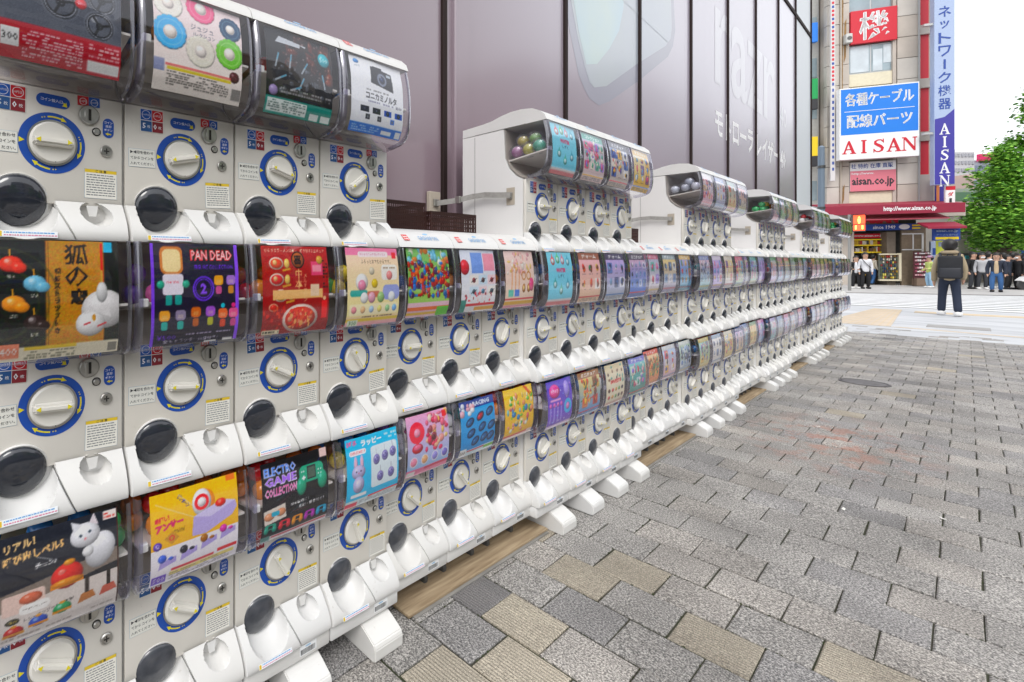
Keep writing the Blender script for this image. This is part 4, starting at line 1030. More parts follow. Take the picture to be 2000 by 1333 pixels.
def p_electro(s):
    s.grad('1a1a24', '101018'); s.speck(.03, 6, 2); r = random.Random(5)
    for k in range(12): y = r.uniform(.3, 1); x = r.random(); s.line(x, y, x + r.uniform(-.3, .3), y + r.uniform(-.1, .2), .005, r.choice(['2a8a9a', 'a03a60', '3a5ac8']), .7)
    for t_, y, c in (("ELECTRO", .88, '6a9af0'), ("GAME", .76, 'b080e8'), ("COLLECTION", .63, 'f07ab8')): s.text(t_, .27, y, 'f0e8ff', w=.46, h=.112, bold=.05); s.text(t_, .27, y, c, w=.44, h=.098, bold=.015)
    s.rrect(.54, .62, .92, .84, .07, '1fa084'); s.circ(.57, .60, .075, '1fa084', ry=.12); s.circ(.90, .60, .075, '1fa084', ry=.12); s.rect(.66, .65, .80, .82, '2c3436'); s.rect(.675, .67, .785, .80, '5a6a60'); s.rect(.575, .68, .635, .70, 'e8f0f0'); s.rect(.595, .66, .615, .72, 'e8f0f0')
    for x, y in ((.84, .74), (.88, .74), (.84, .69), (.88, .69), (.58, .77), (.61, .77)): s.circ(x, y, .010, 'e8f0f0')
    s.poly([(.02, .42), (.04, .24), (.34, .28), (.32, .46)], 'e4dcd4'); s.circ(.10, .34, .07, 'd8a080', ry=.05); s.circ(.26, .36, .07, 'd8a080', ry=.05); s.rrect(.13, .33, .24, .39, .02, '2aa8c0')
    s.rect(.40, .385, .72, .435, '101018'); s.text("全4種類に！", .54, .41, 'f0f0f0', w=.28, h=.038, bold=.01); s.text("連射・静音付き！", .72, .345, 'f0f0f0', w=.40, h=.04, bold=.01)
    for x, c in ((.12, '1f9a88'), (.32, 'c83048'), (.51, 'd8982a'), (.70, 'b03ab0'), (.89, '2aa0c0')): s.rrect(x - .08, .17, x + .08, .24, .03, c); s.circ(x - .055, .165, .032, c, ry=.05); s.circ(x + .055, .165, .032, c, ry=.05); s.rect(x - .03, .185, x + .03, .225, '202428')
    s.rect(0, .0, 1, .07, 'd8d0d4'); s.rect(.15, .04, .98, .06, 'b8384a'); s.rect(.0, .0, .13, .08, '5a8a88'); s.rect(.88, .88, .99, .99, 'e8d0cc')
def p_rabbit(s):
    s.grad('3ab8dc', '48c4e8'); s.rrect(.44, .22, .97, .82, .05, 'e6f0f6'); s.text("ラッピー", .48, .90, 'f8f8fa', w=.40, h=.10, bold=.06); s.text("ぽろ", .12, .93, 'f080a8', w=.18, h=.08, bold=.05); s.lines(.74, .86, .98, .96, 2, 'f4f8fa', 4); s.rrect(.06, .76, .36, .83, .03, 'f4f4f6'); s.text("DENTAKU!", .21, .795, 'e04a60', w=.26)
    for x in (.16, .27): s.circ(x, .64, .035, 'c8c4e4', ry=.11); s.circ(x, .64, .018, 'f0c8d8', ry=.08)
    s.circ(.21, .52, .12, 'c8c4e4', ry=.10); s.circ(.21, .34, .10, 'c8c4e4', ry=.12); s.circ(.17, .53, .012, '3a3450'); s.circ(.25, .53, .012, '3a3450'); s.circ(.21, .505, .012, 'e07a90', ry=.008); s.circ(.21, .34, .06, 'dcd8f0', ry=.08)
    for x, y in ((.55, .62), (.72, .64), (.88, .66), (.62, .36), (.84, .36)): s.line(x, y, x, y + .16, .006, 'a0a0b0'); s.circ(x, y, .065, '9a94c4', ry=.075); s.donut(x, y, .035, .022, '5a548a'); s.circ(x - .02, y + .03, .015, 'd8d4f0', al=.8)
    s.rrect(.08, .16, .36, .21, .02, 'f4f4f6'); s.rect(0, 0, 1, .12, 'e4eef2'); s.rect(0, .0, .22, .08, 'e05a70'); s.rect(.4, .10, 1, .125, 'd84a50'); s.lines(.26, .01, .96, .09, 3, 'a0a8b0', 4)
def p_crowd(s):
    s.grad('a8c868', '88b878'); s.blobs(.05, .75, .95, 1, 50, ['d87838', 'f0e8e0', '4aa060', '88c8e8'], .02, .07, 4, .8); s.blobs(0, .3, 1, .8, 130, ['b02a20', 'c84830', '8a1c18', 'd86a30', '2a7ac8', '5a3a68', '2a6aa0', 'c83038'], .02, .06, 5, .95); s.blobs(.0, .3, 1, .75, 60, ['e8b890', 'f0d8c0', '201818'], .005, .014, 6, 1)
    s.rect(0, .0, 1, .22, 'e8c8d4'); s.rect(0, .10, 1, .15, 'd87a30'); s.rect(0, .04, 1, .07, 'd8b83a'); s.rect(.7, 0, 1, .14, '6ab83a')
def p_grid(s):
    s.grad('f0eef0', 'e8ecf8'); s.circ(.1, .72, .12, 'c82c40'); s.rect(.28, .62, .62, .95, '8aa8e0'); s.rect(.64, .66, .98, .94, 'f0a8b8')
    for i in range(3):
        for j in range(2): x = .22 + .27 * i; y = .44 - .18 * j; s.rect(x, y, x + .24, y + .15, ['f6f2ee', 'd8e8f4', 'f4dce0'][(i + j) % 3]); s.circ(x + .12, y + .07, .05, ['8a2a30', '2a4a5a', '5a3428', '2a8aa8'][(i * 2 + j) % 4], ry=.04); s.line(x + .04, y + .04, x + .2, y + .1, .012, '24242c')
    s.rect(0, .10, 1, .14, 'c83844'); s.rect(.4, .02, 1, .08, 'e0b050'); s.blobs(.1, .15, .9, .3, 30, ['d85060', 'f0e0e0', '80202c'], .01, .03, 2); s.rect(0, 0, .14, .2, '3a8a80')
def p_gold(s):
    s.grad('f0dcc8', 'f4dcd8'); s.blobs(.05, .6, .95, .95, 40, ['e8b0a8', 'e8c868', 'f4ece4', 'd89aa8'], .02, .06, 7, .7)
    for x in (.2, .32, .44): s.line(x, .3, x + .02, .72, .03, 'e0a878'); 
    for x in (.62, .80): 
        s.donut(x, .56, .08, .055, 'c08a3a'); s.circ(x, .34, .06, 'b07a2a', ry=.08); s.circ(x, .34, .03, 'e8c87a', ry=.04)
    s.circ(.9, .4, .08, 'e05a90', ry=.12); s.rect(.1, .2, .26, .32, '7ac8b8'); s.rect(.3, .2, .46, .32, '6a90d8'); s.rect(0, .14, 1, .17, 'c83a4a'); s.rect(0, .06, 1, .12, 'e0b84a'); s.rect(0, 0, 1, .05, 'e8a8b8')
def p_hearts(s):
    s.grad('a8d0f0', 'f0b8d8', 0, 1); s.donut(.22, .72, .17, .07, 'e0405a'); s.circ(.22, .72, .07, 'f4a8c0'); s.blobs(.45, .5, .95, .95, 34, ['f0a8a0', 'f4e0d0', 'e07890', 'e8c878', '9a4a58', 'c83a60'], .02, .07, 5, .95); s.circ(.22, .47, .12, 'c82840', ry=.08); s.circ(.22, .49, .09, 'f080a0', ry=.05); s.blobs(.4, .35, .9, .6, 14, ['5a2430', 'f0c8a8', 'e84870'], .03, .06, 8)
    for i in range(4): s.circ(.14 + .25 * i, .26, .085, ['f0a0b8', 'e8b890', 'a8a0e0', '8a80c8'][i]); s.donut(.14 + .25 * i, .26, .085, .07, 'f4f0f4')
    s.rect(0, 0, 1, .13, 'e890b0'); s.rect(.02, .02, .2, .10, 'f4f0f0'); s.rect(.4, .08, 1, .12, 'c83a60'); s.rect(.86, .86, .96, .96, 'd83040')
def p_blue(s):
    s.grad('1f90c8', '30a8d8'); s.rect(0, .85, 1, 1, '2c4a90'); s.text("RACING", .62, .92, 'e8eef8', w=.5, h=.08, bold=.04); s.blobs(0, .75, .4, .92, 10, ['e04a60', 'f0b8c0', 'f4f4f8'], .03, .07, 3)
    for x, y in ((.25, .62), (.55, .68), (.84, .72), (.28, .42), (.6, .48), (.88, .46), (.40, .26), (.66, .28), (.86, .26)): s.circ(x, y, .12, '1a3a5c', ry=.075, rot=.4); s.circ(x, y, .09, 'b02a3c' if (x * 10) % 2 > 1 else '2a6a98', ry=.045, rot=.4)
    s.rect(0, 0, 1, .12, 'd8e8f0'); s.rect(.7, .04, 1, .1, '88c040'); s.rect(.0, 0, .18, .16, 'f4f4f6'); s.text("500", .09, .08, '333333', w=.14); s.rect(.2, .08, .7, .11, 'c83840')
def p_yellow(s):
    s.grad('e8b838', 'f0c84a'); s.speck(.05, 4, 4); s.blobs(.08, .28, .95, .85, 44, ['e8a078', 'e0c890', '4aa84a', '3a88c0', 'f0e8d0', 'd86a7a', '8ac8d8', '7ab83a'], .025, .07, 6, .95); s.blobs(.1, .15, .8, .3, 9, ['2a2a2a', 'f4f4f4', 'f0a8b0'], .03, .05, 3); s.text("ANIMALS", .82, .9, 'c8461c', w=.3, h=.08, rot=-.7, bold=.05); s.rect(0, 0, 1, .10, 'f0d8d0'); s.rect(0, .06, .8, .1, 'd85a50')
def p_drops(s):
    s.grad('8ad4e8', '9adcee')
    for x, y, c in ((.2, .85, 'e06a6a'), (.4, .88, '6ac88a'), (.6, .86, 'e88aa0'), (.82, .84, '58b0c8'), (.25, .42, '4aa8a8'), (.78, .40, '40a0b8'), (.5, .3, '58b8a8')): s.tri([(x - .04, y), (x, y + .13), (x + .04, y)], c); s.circ(x, y - .02, .075, c); s.circ(x, y - .02, .045, 'd8f0f4')
    s.text("WATER", .5, .66, 'c83a70', w=.4, h=.08, bold=.05); s.text("しずく", .5, .55, '2a6a80', w=.26, h=.07, bold=.03); s.rect(0, 0, 1, .08, 'd8888c'); s.rect(0, .08, 1, .12, 'f0e8e8')
def p_purple(s):
    s.grad('8a60c8', '6a58c0'); s.circ(.28, .78, .2, 'e04aa0', ry=.14); s.text("キラキラ", .28, .78, 'f8e0f0', w=.28, h=.08, bold=.04); s.circ(.78, .76, .12, 'b0a0e8', ry=.18); s.rect(.1, .58, .5, .62, 'f0b8e0')
    for x in (.1, .24, .38, .52): s.line(x, .12, x, .52, .06, 'a898e0'); s.circ(x, .5, .05, 'e080c8')
    s.donut(.8, .40, .16, .08, '5ab8e0'); s.circ(.8, .4, .07, 'e8a0d0'); s.blobs(.05, .1, .95, .9, 30, ['f0f0ff', 'e8a8e0', '9ac8f8'], .006, .02, 5); s.rect(0, 0, 1, .07, 'e8d0f0')
def p_red_dots(s):
    s.grad('ece4d0', 'f0e8d4'); s.rect(0, .8, 1, 1, 'e0d4b8'); s.blobs(.1, .55, .95, .95, 16, ['4a3028', '8a6a50', '7ab0a0', 'c83a3a'], .03, .06, 4); s.text("SWEETS", .5, .58, 'c8343a', w=.6, h=.09, bold=.05)
    for i in range(5):
        for j in range(2): s.circ(.14 + .18 * i, .38 - .17 * j, .06, ['5a3a2a', 'c84a50', 'd8a850', '7aa868', '3a3438'][(i + j) % 5], ry=.045)
    s.rect(0, 0, 1, .10, 'e8c8b8')
CUTE = [['c8283a', 'f0e8e0', '2a5aa8', 'e8b840', '2c2a38'], ['4aa8d8', 'f0f0f4', 'd8487a', 'e0b85a', '6a4a9a'], ['e880a8', '9a80d8', 'f4f0e0', '3aa890', 'c84a6a'], ['2a3a68', '88a8c8', 'e8e8f0', '5880b8', '1c2030'], ['e0742a', 'f0c850', 'c8382a', '7a4a2c', '2a7a5a']]
BGS = ['f0ecf2', 'b4d4f0', 'f4c4d0', 'ecdcb8', '98c4e2', 'c8e0b8', 'd0b8ec', 'b8c0d4', 'f2d890', '88c8cc', 'e89aa0', 'f4f0ec']
def p_any(s, seed, bg=None, pal=None):
    r = random.Random(seed); bg = bg or r.choice(BGS); pal = pal or r.choice(CUTE)
    s.grad(bg, r.choice(BGS)); s.rect(0, .86, 1, 1, r.choice(pal), .7); s.text(r.choice(["コレクション", "マスコット", "ミニチュア", "フィギュア", "チャーム"]), .5, .925, 'ffffff', w=.7, h=.08, bold=.04)
    nx, ny = r.choice(((3, 3), (4, 3), (3, 2), (2, 3)))
    if r.random() < .5: s.blobs(.1, .3, .9, .82, 40, pal, .02, .07, seed, .85)
    for i in range(nx):
        for j in range(ny):
            x = (i + .5) / nx; y = .22 + (j + .5) * .62 / ny; q = .36 / max(nx, ny)
            if r.random() < .5: s.rrect(x - q, y - q * .95, x + q, y + q * .95, .02, r.choice(['ffffff'] + pal), al=.75)
            for _ in range(3): s.circ(x + r.uniform(-.35, .35) * q, y + r.uniform(-.3, .4) * q, q * r.uniform(.25, .6), r.choice(pal), ry=q * r.uniform(.25, .75))
            s.lines(x - q * .8, y - q * 1.05, x + q * .8, y - q * .85, 1, '55505a', seed + i * 7 + j)
    s.rect(0, .10, 1, .13, r.choice(['c83a44', 'e0b840', '4a80b8'])); s.lines(.05, .02, .9, .09, 2, '7a767c', seed, .7)

NEAR = {  # (column, tier): (painter, words for the label, knob turn, capsule colours)
    (0, 3): (p_wheels, "dark poster of toy steering wheels", 0, 3), (1, 3): (p_scrunch, "white poster of fluffy coloured rings", 14, 0), (2, 3): (p_knives, "dark poster of knives and flames", -15, 4), (3, 3): (p_camera, "white poster of miniature black cameras", 35, 1),
    (0, 2): (p_fox, "black and gold fox charm poster", -3, 3), (1, 2): (p_toast, "dark purple PAN DEAD poster", -6, 2), (2, 2): (p_ramen, "red ramen bowl poster", -25, 0), (3, 2): (p_pale, "pale yellow and pink poster", -55, 3),
    (0, 1): (p_bell, "desk bell poster with a white cat", -25, 3), (1, 1): (p_button, "yellow and white answer button poster", -28, 0), (2, 1): (p_electro, "black ELECTRO GAME COLLECTION poster", -60, 0), (3, 1): (p_rabbit, "bright cyan rabbit poster", -70, 3),
    (4, 2): (p_crowd, "crowded red and green poster", 0, 1), (5, 2): (p_grid, "white poster in a red and blue grid", 50, 0), (6, 2): (p_gold, "cream poster with golden charms", 60, 0),
    (4, 1): (p_hearts, "pink and light blue ring poster", -40, 2), (5, 1): (p_blue, "bright blue car poster", -50, 1), (6, 1): (p_yellow, "golden yellow animal poster", 40, 0),
    (7, 2): (p_drops, "turquoise poster of water drops", 5, 4), (7, 3): (p_drops, "light blue poster of drop charms", 0, 3), (7, 1): (p_purple, "purple poster with pink oval", 30, 2)}
PAL2 = {(8, 3): ('ecd6d4', CUTE[2]), (9, 3): ('dccfc4', CUTE[0]), (10, 3): ('e0b848', CUTE[1]), (8, 2): ('eccfb0', CUTE[4]), (9, 2): ('b8c4d0', CUTE[3]), (10, 2): ('3a78d0', CUTE[3]),
        (8, 1): ('6a9ad8', CUTE[4]), (10, 1): ('3a8a80', CUTE[2]), (11, 2): ('ecdfe4', CUTE[2]), (12, 2): ('b8b8dc', CUTE[3]), (13, 2): ('3aa0b8', CUTE[4]), (11, 1): ('e88a50', CUTE[4]), (12, 1): ('f0c0c8', CUTE[0]), (13, 1): ('a8b4d0', CUTE[3])}
ORD = ["first", "second", "third", "fourth"]; BLK = ["nearest", "second nearest", "third", "fourth", "fifth", "farthest"]
TIERW = {3: "top", 2: "middle", 1: "bottom"}
rk = random.Random(11)
for blk in range(6):
    for kind in ("tall", "low"):
        if kind == "low" and blk == 5: continue
        cols = range(blk * 7, blk * 7 + 4) if kind == "tall" else range(blk * 7 + 4, blk * 7 + 7)
        for ci, c in enumerate(cols):
            for tier in ((1, 2, 3) if kind == "tall" else (1, 2)):
                res = 112 if c <= 3 else 92 if c <= 6 else 70 if c <= 10 else 44 if c <= 17 else 24
                sh = Sheet(res)
                word = TIERW[tier] if kind == "tall" else {2: "upper", 1: "lower"}[tier]
                if (c, tier) in NEAR:
                    fn, words, kr, pile = NEAR[c, tier]; fn(sh)
                    label = "white capsule machine showing a %s, %s tier" % (words, word)
                else:
                    bgc, pal = PAL2.get((c, tier), (None, None))
                    if (c, tier) == (9, 1): p_red_dots(sh)
                    else: p_any(sh, c * 10 + tier, bgc, pal)
                    kr = rk.choice((rk.uniform(-12, 12), rk.uniform(-70, 70), rk.uniform(-70, 70))); pile = rk.randrange(5)
                    label = "%s white capsule machine in the %s column of the %s %s block" % (word, ORD[ci], BLK[blk], kind)
                place_machine(c, tier, kind == "low", sh, label, 0, pile, kr, ci == 0, tier == (3 if kind == "tall" else 2))
# capsules seen through the side of two blocks
def ball(x, y, z, r, colr, label, grp=None):
    t = thing("toy_capsule", label, "capsule", (x, y, z - r), 0, grp)
    b = MB(); bm = bmesh.new(); bmesh.ops.create_uvsphere(bm, u_segments=20, v_segments=12, radius=r)
    b.bm(bm, M_CAPS, None); link("capsule_shell", b.mesh("capsule_shell", 60), t, (0, 0, r))
    b = MB(); bm = bmesh.new(); bmesh.ops.create_icosphere(bm, subdivisions=2, radius=r * .72)
    b.bm(bm, mat("toy_" + colr, lin(colr), .4), None); link("toy_inside", b.mesh("toy_inside", 60), t, (random.uniform(-.003, .003), 0, r))
yB = Y0 + 7 * PW - HW; zB = RZ[3] + .110 + .098
for k, (dx, dy, dz, r, c_, lb) in enumerate((( -1.105, .035, .0, .027, 'b06a9a', "pink and white capsule behind the side window of the second tall block"), (-1.058, .040, .004, .027, 'c8c020', "yellow capsule behind the side window of the second tall block"),
        (-1.012, .040, .012, .027, '2ab08a', "green capsule behind the side window of the second tall block"), (-1.085, .045, .044, .026, 'c8b430', "olive yellow capsule lying on the others in the side window"), (-1.035, .05, .048, .026, '7ab84a', "leaf green capsule highest in the side window"))):
    ball(dx - .03, yB + dy, zB + .026 + dz, r * 1.32, c_, lb)
yC = Y0 + 14 * PW - HW
for k, (dx, dz, c_, lb) in enumerate(((-1.14, .012, 'd8dce4', "clear capsule at the back of the third block's side window"), (-1.085, .02, 'c8ccd8', "clear capsule in the middle of the third block's side window"), (-1.03, .024, 'e4e4ea', "clear capsule at the front of the third block's side window"), (-1.06, .055, 'b8c0d0', "clear capsule lying on top of the others in the third block"))):
    ball(dx, yC + .045, zB + .022 + dz, .034, c_, lb)

# baskets on the low blocks
M_BASK = mat("basket_brown", (0.055, 0.022, 0.018), 0.5)
def basket(x, y, z, w, l, h, label):
    t = thing("plastic_basket", label, "basket", (x, y, z), 0, "brown baskets on the low blocks")
    b = MB(); b.box(-w / 2, w / 2, -l / 2, l / 2, 0, .003, M_BASK)
    link("base", b.mesh("base"), t)
    def side(nm, ax, s, L_):
        q = MB(); nh = int(L_ / .0115)
        def bar(a0, a1, z0, z1):
            if ax == 'x': q.box(s * w / 2 - .0015, s * w / 2 + .0015, a0, a1, z0, z1, M_BASK)
            else: q.box(a0, a1, s * l / 2 - .0015, s * l / 2 + .0015, z0, z1, M_BASK)
        for i in range(nh + 1): a = -L_ / 2 + L_ * i / nh; bar(a - .0024, a + .0024, 0, h)
        for k in range(6): bar(-L_ / 2, L_ / 2, h * k / 6 * .95, h * k / 6 * .95 + .0045)
        bar(-L_ / 2 - .003, L_ / 2 + .003, h - .014, h)
        tag(link(nm, q.mesh(nm), t), kind=None)
    side("long_side", 'x', 1, l); side("long_side", 'x', -1, l); side("end_side", 'y', 1, w); side("end_side", 'y', -1, w)
zl = RZ[2] + .333 + .043
basket(-1.315, 1.375, zl, .17, .245, .142, "brown plastic mesh basket nearest the camera, behind the first low block")
basket(-1.305, 1.66, zl, .18, .29, .112, "lower brown mesh basket touching the white side of the second block")
basket(-1.315, 3.46, zl, .17, .22, .125, "brown mesh basket behind the second low block")

# securing straps from the wall to the tall blocks
M_STRAP = mat("strap_webbing", (.36, .35, .33), .7, var=.2, vscale=60)
for bi in range(1, 6):
    yb = Y0 + bi * 7 * PW - HW; zs = RZ[3] + .045
    t = thing("securing_strap", ["", "grey strap tying the second tall block to the mauve wall", "grey strap tying the third tall block to the wall", "grey strap tying the fourth tall block to the wall", "grey strap tying the fifth tall block to the wall", "grey strap tying the farthest tall block to the wall"][bi], "strap", (-1.478, yb - .085, zs), 0, "straps holding the tall blocks")
    q = MB(); pts = [(.006, .0, -.008), (.10, .035, .0), (.16, .058, .012), (.22, .066, .014), (.30, .0655, .004), (.34, .068, .0)]
    for (a, b2) in zip(pts, pts[1:]):
        q.add([(a[0], a[1], a[2] - .012), (b2[0], b2[1], b2[2] - .012), (b2[0], b2[1], b2[2] + .012), (a[0], a[1], a[2] + .012), (a[0], a[1] - .003, a[2] - .012), (b2[0], b2[1] - .003, b2[2] - .012), (b2[0], b2[1] - .003, b2[2] + .012), (a[0], a[1] - .003, a[2] + .012)],
              [[0, 1, 2, 3], [4, 7, 6, 5], [3, 2, 6, 7], [0, 4, 5, 1]], M_STRAP)
    link("webbing", q.mesh("webbing"), t)
    link("wall_plate", MB().box(-.018, .002, -.042, .036, -.048, .048, mat("beige_plate", (.50, .44, .36), .6), .002).mesh("wall_plate"), t)
    link("buckle", MB().box(-.004, .012, -.02, .014, -.022, .012, M_METAL, .002).box(.09, .115, .028, .042, -.014, .018, M_METAL, .002).mesh("buckle"), t)

# plywood boards under the low blocks
M_PLY = mat("plywood", (.44, .34, .22), .7, col2=(.24, .17, .10), vscale=5, stretch=(14, .9, 8), bump=.15, bscale=30)
M_SLAB = mat("under_sheet", (.28, .27, .25), .8, var=.3)
for bi in range(5):
    ya = Y0 + (bi * 7 + 4) * PW - HW + .06; yb = ya + 3 * PW + .05
    t = thing("plywood_board", ["plywood board lying under the nearest low block", "plywood board lying under the second low block", "plywood board lying under the third low block", "plywood board lying under the fourth low block", "plywood board lying under the farthest low block"][bi], "board", (-1.24, (ya + yb) / 2, .0), 0, "plywood boards under the low blocks")
    L_ = (yb - ya) / 2
    link("board", MB().box(-.18, .195, -L_, L_, .006, .016, M_PLY, .0012).mesh("board"), t)
    link("under_sheet", MB().box(-.17, .205, -L_ + .02, L_ - .01, .001, .0055, M_SLAB).mesh("under_sheet"), t)

# ------------------------------------------------------------------ across the crossing
A0 = Vector((-2.75, 36.5, 0)); AANG = atan2(.539, .842)
def fac(u, v, o=0.0):
    """photo point -> (metres along the shop front, height)"""
    k = (u - PXC) / FPX; dx = -sin(TH) + k * cos(TH); dy = cos(TH) + k * sin(TH)
    det = dx * -.539 + .842 * dy
    ax, ay = A0.x + .539 * o, A0.y - .842 * o
    t = (ax * -.539 + .842 * ay) / det
    return (dx * t - ax) * .842 + (dy * t - ay) * .539, (V0 - v) / FPX * t + CH
def W(u, v, o=0.0): return fac(u, v, o)
M_STONE = mat("beige_stone", (.53, .47, .41), .75, var=.22, vscale=.9, bump=.1, bscale=20)
M_STONE2 = mat("beige_stone_pale", (.58, .54, .49), .75, var=.18, vscale=.8, bump=.1, bscale=20)
M_STAIN = mat("rust_stain", (.34, .20, .08), .9, var=.5, vscale=3)
M_CREAM = mat("cream_render", (.72, .66, .50), .8, var=.08)
M_GLASS = mat("window_glass", (.30, .38, .42), .12, spec=.8, var=.25, vscale=1.5)
M_FRAME = mat("alu_frame", (.45, .46, .46), .4, .3)
M_RED = mat("red_enamel", lin("cc2438"), .45); M_DRED = mat("awning_red", lin("90203a"), .6, var=.1)
M_DARK = mat("shop_inside", (.05, .045, .04), .8, var=.5, vscale=3)
shop = thing("cable_shop", "beige stone corner building with cable shop signs and red awning", "building", (A0.x, A0.y, 0), AANG)
def fbox(name, t0, t1, z0, z1, o0, o1, m, bev=.0, par=None, n_=None):
    """front face at o1 metres towards the street"""
    return link(name, MB().box(t0, t1, -o1, -o0, z0, z1, m, bev).mesh(name), par or shop)
tL, tW0, tW1, tP, tR = -1.62, W(1660, 200)[0], W(1752, 200)[0], W(1798, 200)[0], W(1818, 200)[0]
fbox("core", -1.55, 3.0, 3.6, 19, -6, -.25, M_STONE)
zz = [3.86 + 2.02 * k for k in range(8)]
for i, z in enumerate(zz):
    for q_ in (0, 1):
        z_ = z + q_ * 1.01
        fbox("stone_panel", -1.6, -1.125, z_ + .012, z_ + .998, -.25, random.uniform(-.004, .004), M_STONE2, .008); fbox("stone_panel", -1.10, tW0 - .02, z_ + .012, z_ + .998, -.25, random.uniform(-.004, .004), M_STONE, .008)
        fbox("stone_panel", tW1 + .02, tP, z_ + .012, z_ + .998, -.25, random.uniform(-.004, .004), M_STONE2 if (i + q_) % 2 else M_STONE, .008)
fbox("pillar_inset_strip", tW1 - .12, tW1 + .0, 3.9, 19, -.25, -.05, M_STONE)  # plain stone strip set back between window bay and pillar
for zq in (11.9, 8.4): 
    ac = fbox("air_conditioner", -1.02, -.78, zq, zq + .45, .0, .28, mat("ac_white", (.55, .55, .53), .5), .02); link("grille", MB().lathe([(0, 0), (.09, 0), (.09, .008), (0, .008)], M_DMETAL, 16, Matrix.Translation((-.90, -.289, zq + .22)) @ Matrix.Rotation(radians(90), 4, 'X')).mesh("grille"), ac)
fbox("drain_pipe", -1.13, -1.07, 3.9, 18.5, 0.006, .07, mat("pipe_beige", (.42, .37, .31), .6)); fbox("cable_duct", tP - .10, tP - .05, 3.9, 18.5, 0.006, .05, M_FRAME)
# rust streaks on the left pier
st = MB()
for (a, z0, z1, w) in ((-1.05, 9.2, 14.5, .07), (-.98, 6.5, 9.0, .05), (-1.08, 4.6, 6.2, .06), (-.92, 11.0, 13.2, .05), (-.99, 3.95, 5.0, .05)):
    st.add([(a - w, -.004, z0), (a + w * .6, -.004, z0 + .3), (a + w, -.004, z1), (a - w * .5, -.004, z1 - .2)], [[0, 1, 2, 3]], M_STAIN)
link("rust_streaks", st.raw("rust_streaks"), shop)
def window(t0, t1, z0, z1, nm=2, par=None, blinds=False):
    f = fbox("window", t0, t1, z0, z1, -.22, -.16, M_FRAME, par=par)
    n_ = nm
    for i in range(n_):
        a = t0 + .04 + (t1 - t0 - .04) * i / n_; b2 = t0 + (t1 - t0 - .0) * (i + 1) / n_ - .04
        link("pane", MB().box(a, b2, .150, .158, z0 + .05, z1 - .05, M_GLASS).mesh("pane"), f)
    if blinds:
        M_BL = mat("window_paper", (.62, .68, .72), .7, var=.2, vscale=2)
        for (a, b2, c_, d_) in ((.05, .45, .05, .97), (.54, .74, .05, .80), (.76, .96, .30, .93)):
            link("paper", MB().box(t0 + (t1 - t0) * a, t0 + (t1 - t0) * b2, .140, .146, z0 + (z1 - z0) * c_, z0 + (z1 - z0) * d_, M_BL).mesh("paper"), f)
    return f
def wz(v, u=1706): return W(u, v)[1]
window(tW0, tW1, wz(140), wz(84), 2, blinds=True)
window(tW0, tW1, wz(26), wz(-32), 2, blinds=False)
for (a, b2) in ((165, 140), (403, 373), (-60, -34), (300, 170)): fbox("spandrel", tW0, tW1, wz(a), wz(b2) - .02, -.25, -.10, M_CREAM)
# red band column
for (a, b2) in ((-60, 48), (66, 153), (171, 257), (275, 341)):
    fbox("red_panel", tP + .06, tR + .02, wz(b2, 1808), wz(a, 1808), -.5, -.15, M_RED)
for (a, b2) in ((48, 66), (153, 171), (257, 275), (341, 402)): fbox("band_slab", tP, tR + .10, wz(b2, 1808) , wz(a, 1808) , -.5, -.02, M_STONE2)
fbox("edge_pipe", tP + .0, tP + .05, 3.9, 19, -.2, -.1, M_STONE)
fbox("side_wall", tR + .12, 3.05, 4.4, 19, -5, -1.2, mat("side_grey", (.40, .38, .40), .8, var=.2))
# signs of the shop
def sign(name, label, t0, t1, z0, z1, o0, o1, m, dec=None, cat="sign", border=None):
    s = thing(name, label, cat, (A0.x, A0.y, 0), AANG)
    link("board", MB().box(t0, t1, -o1, -o0, z0, z1, m, .01).mesh("board"), s)
    if dec:
        d = Decal(.004); dec(d, (t0 + t1) / 2, (z0 + z1) / 2, t1 - t0, z1 - z0)
        link("lettering", d.mesh("lettering"), s, (0, -o1 - .004, 0), (radians(90), 0, 0))
    return s
S_BL = mat("sign_blue", lin("1478d8"), .4); S_W = mat("sign_white", (.80, .80, .80), .4); S_R = mat("sign_red", lin("c81c30"), .45); S_PU = mat("sign_purple", lin("403a98"), .45); S_LB = mat("sign_pale_blue", lin("a4b4d2"), .45); S_NV = mat("sign_navy", lin("2a4a9a"), .45); S_PK = mat("sign_pink", lin("d87a88"), .6); S_K = mat("sign_black", (.03, .03, .035), .5); S_Y = mat("sign_yellow", lin("e8c820"), .5); S_G = mat("sign_green", lin("0f9a50"), .5)
def dec_main(d, cx, cz, w, h):
    d.rect(cx - w * .485, cz + h * .5 - h * .655, cx + w * .485, cz + h * .485, S_BL).up()
    d.text("各種ケーブル", cx, cz + h * .335, S_W, w=w * .86, h=h * .185, bold=.012).text("各種ケーブル", cx + .016, cz + h * .335, S_W, w=w * .86, h=h * .180, bold=.012).text("配線パーツ", cx, cz + h * .03, S_W, w=w * .82, h=h * .185, bold=.012).text("配線パーツ", cx + .016, cz + h * .03, S_W, w=w * .82, h=h * .180, bold=.012)
    d.rect(cx - w * .44, cz + h * .165, cx + w * .44, cz + h * .172, S_W)
    d.serif("AISAN", cx, cz - h * .33, h * .185, w * .22, S_R, gap=.86)
a, b2 = W(1639, 173), W(1797, 303)
sign("cable_sign", "large blue and white sign reading 各種ケーブル 配線パーツ AISAN", W(1640, 240, .62)[0], W(1796, 240, .62)[0], W(1718, 309, .62)[1], W(1718, 167, .62)[1], .35, .62, S_W, dec_main)
def dec_ki(d, cx, cz, w, h): d.up().text("機", cx, cz, S_W, w=w * .64, h=h * .84, bold=.012).text("機", cx + .03, cz + .02, S_W, w=w * .64, h=h * .84, bold=.012)
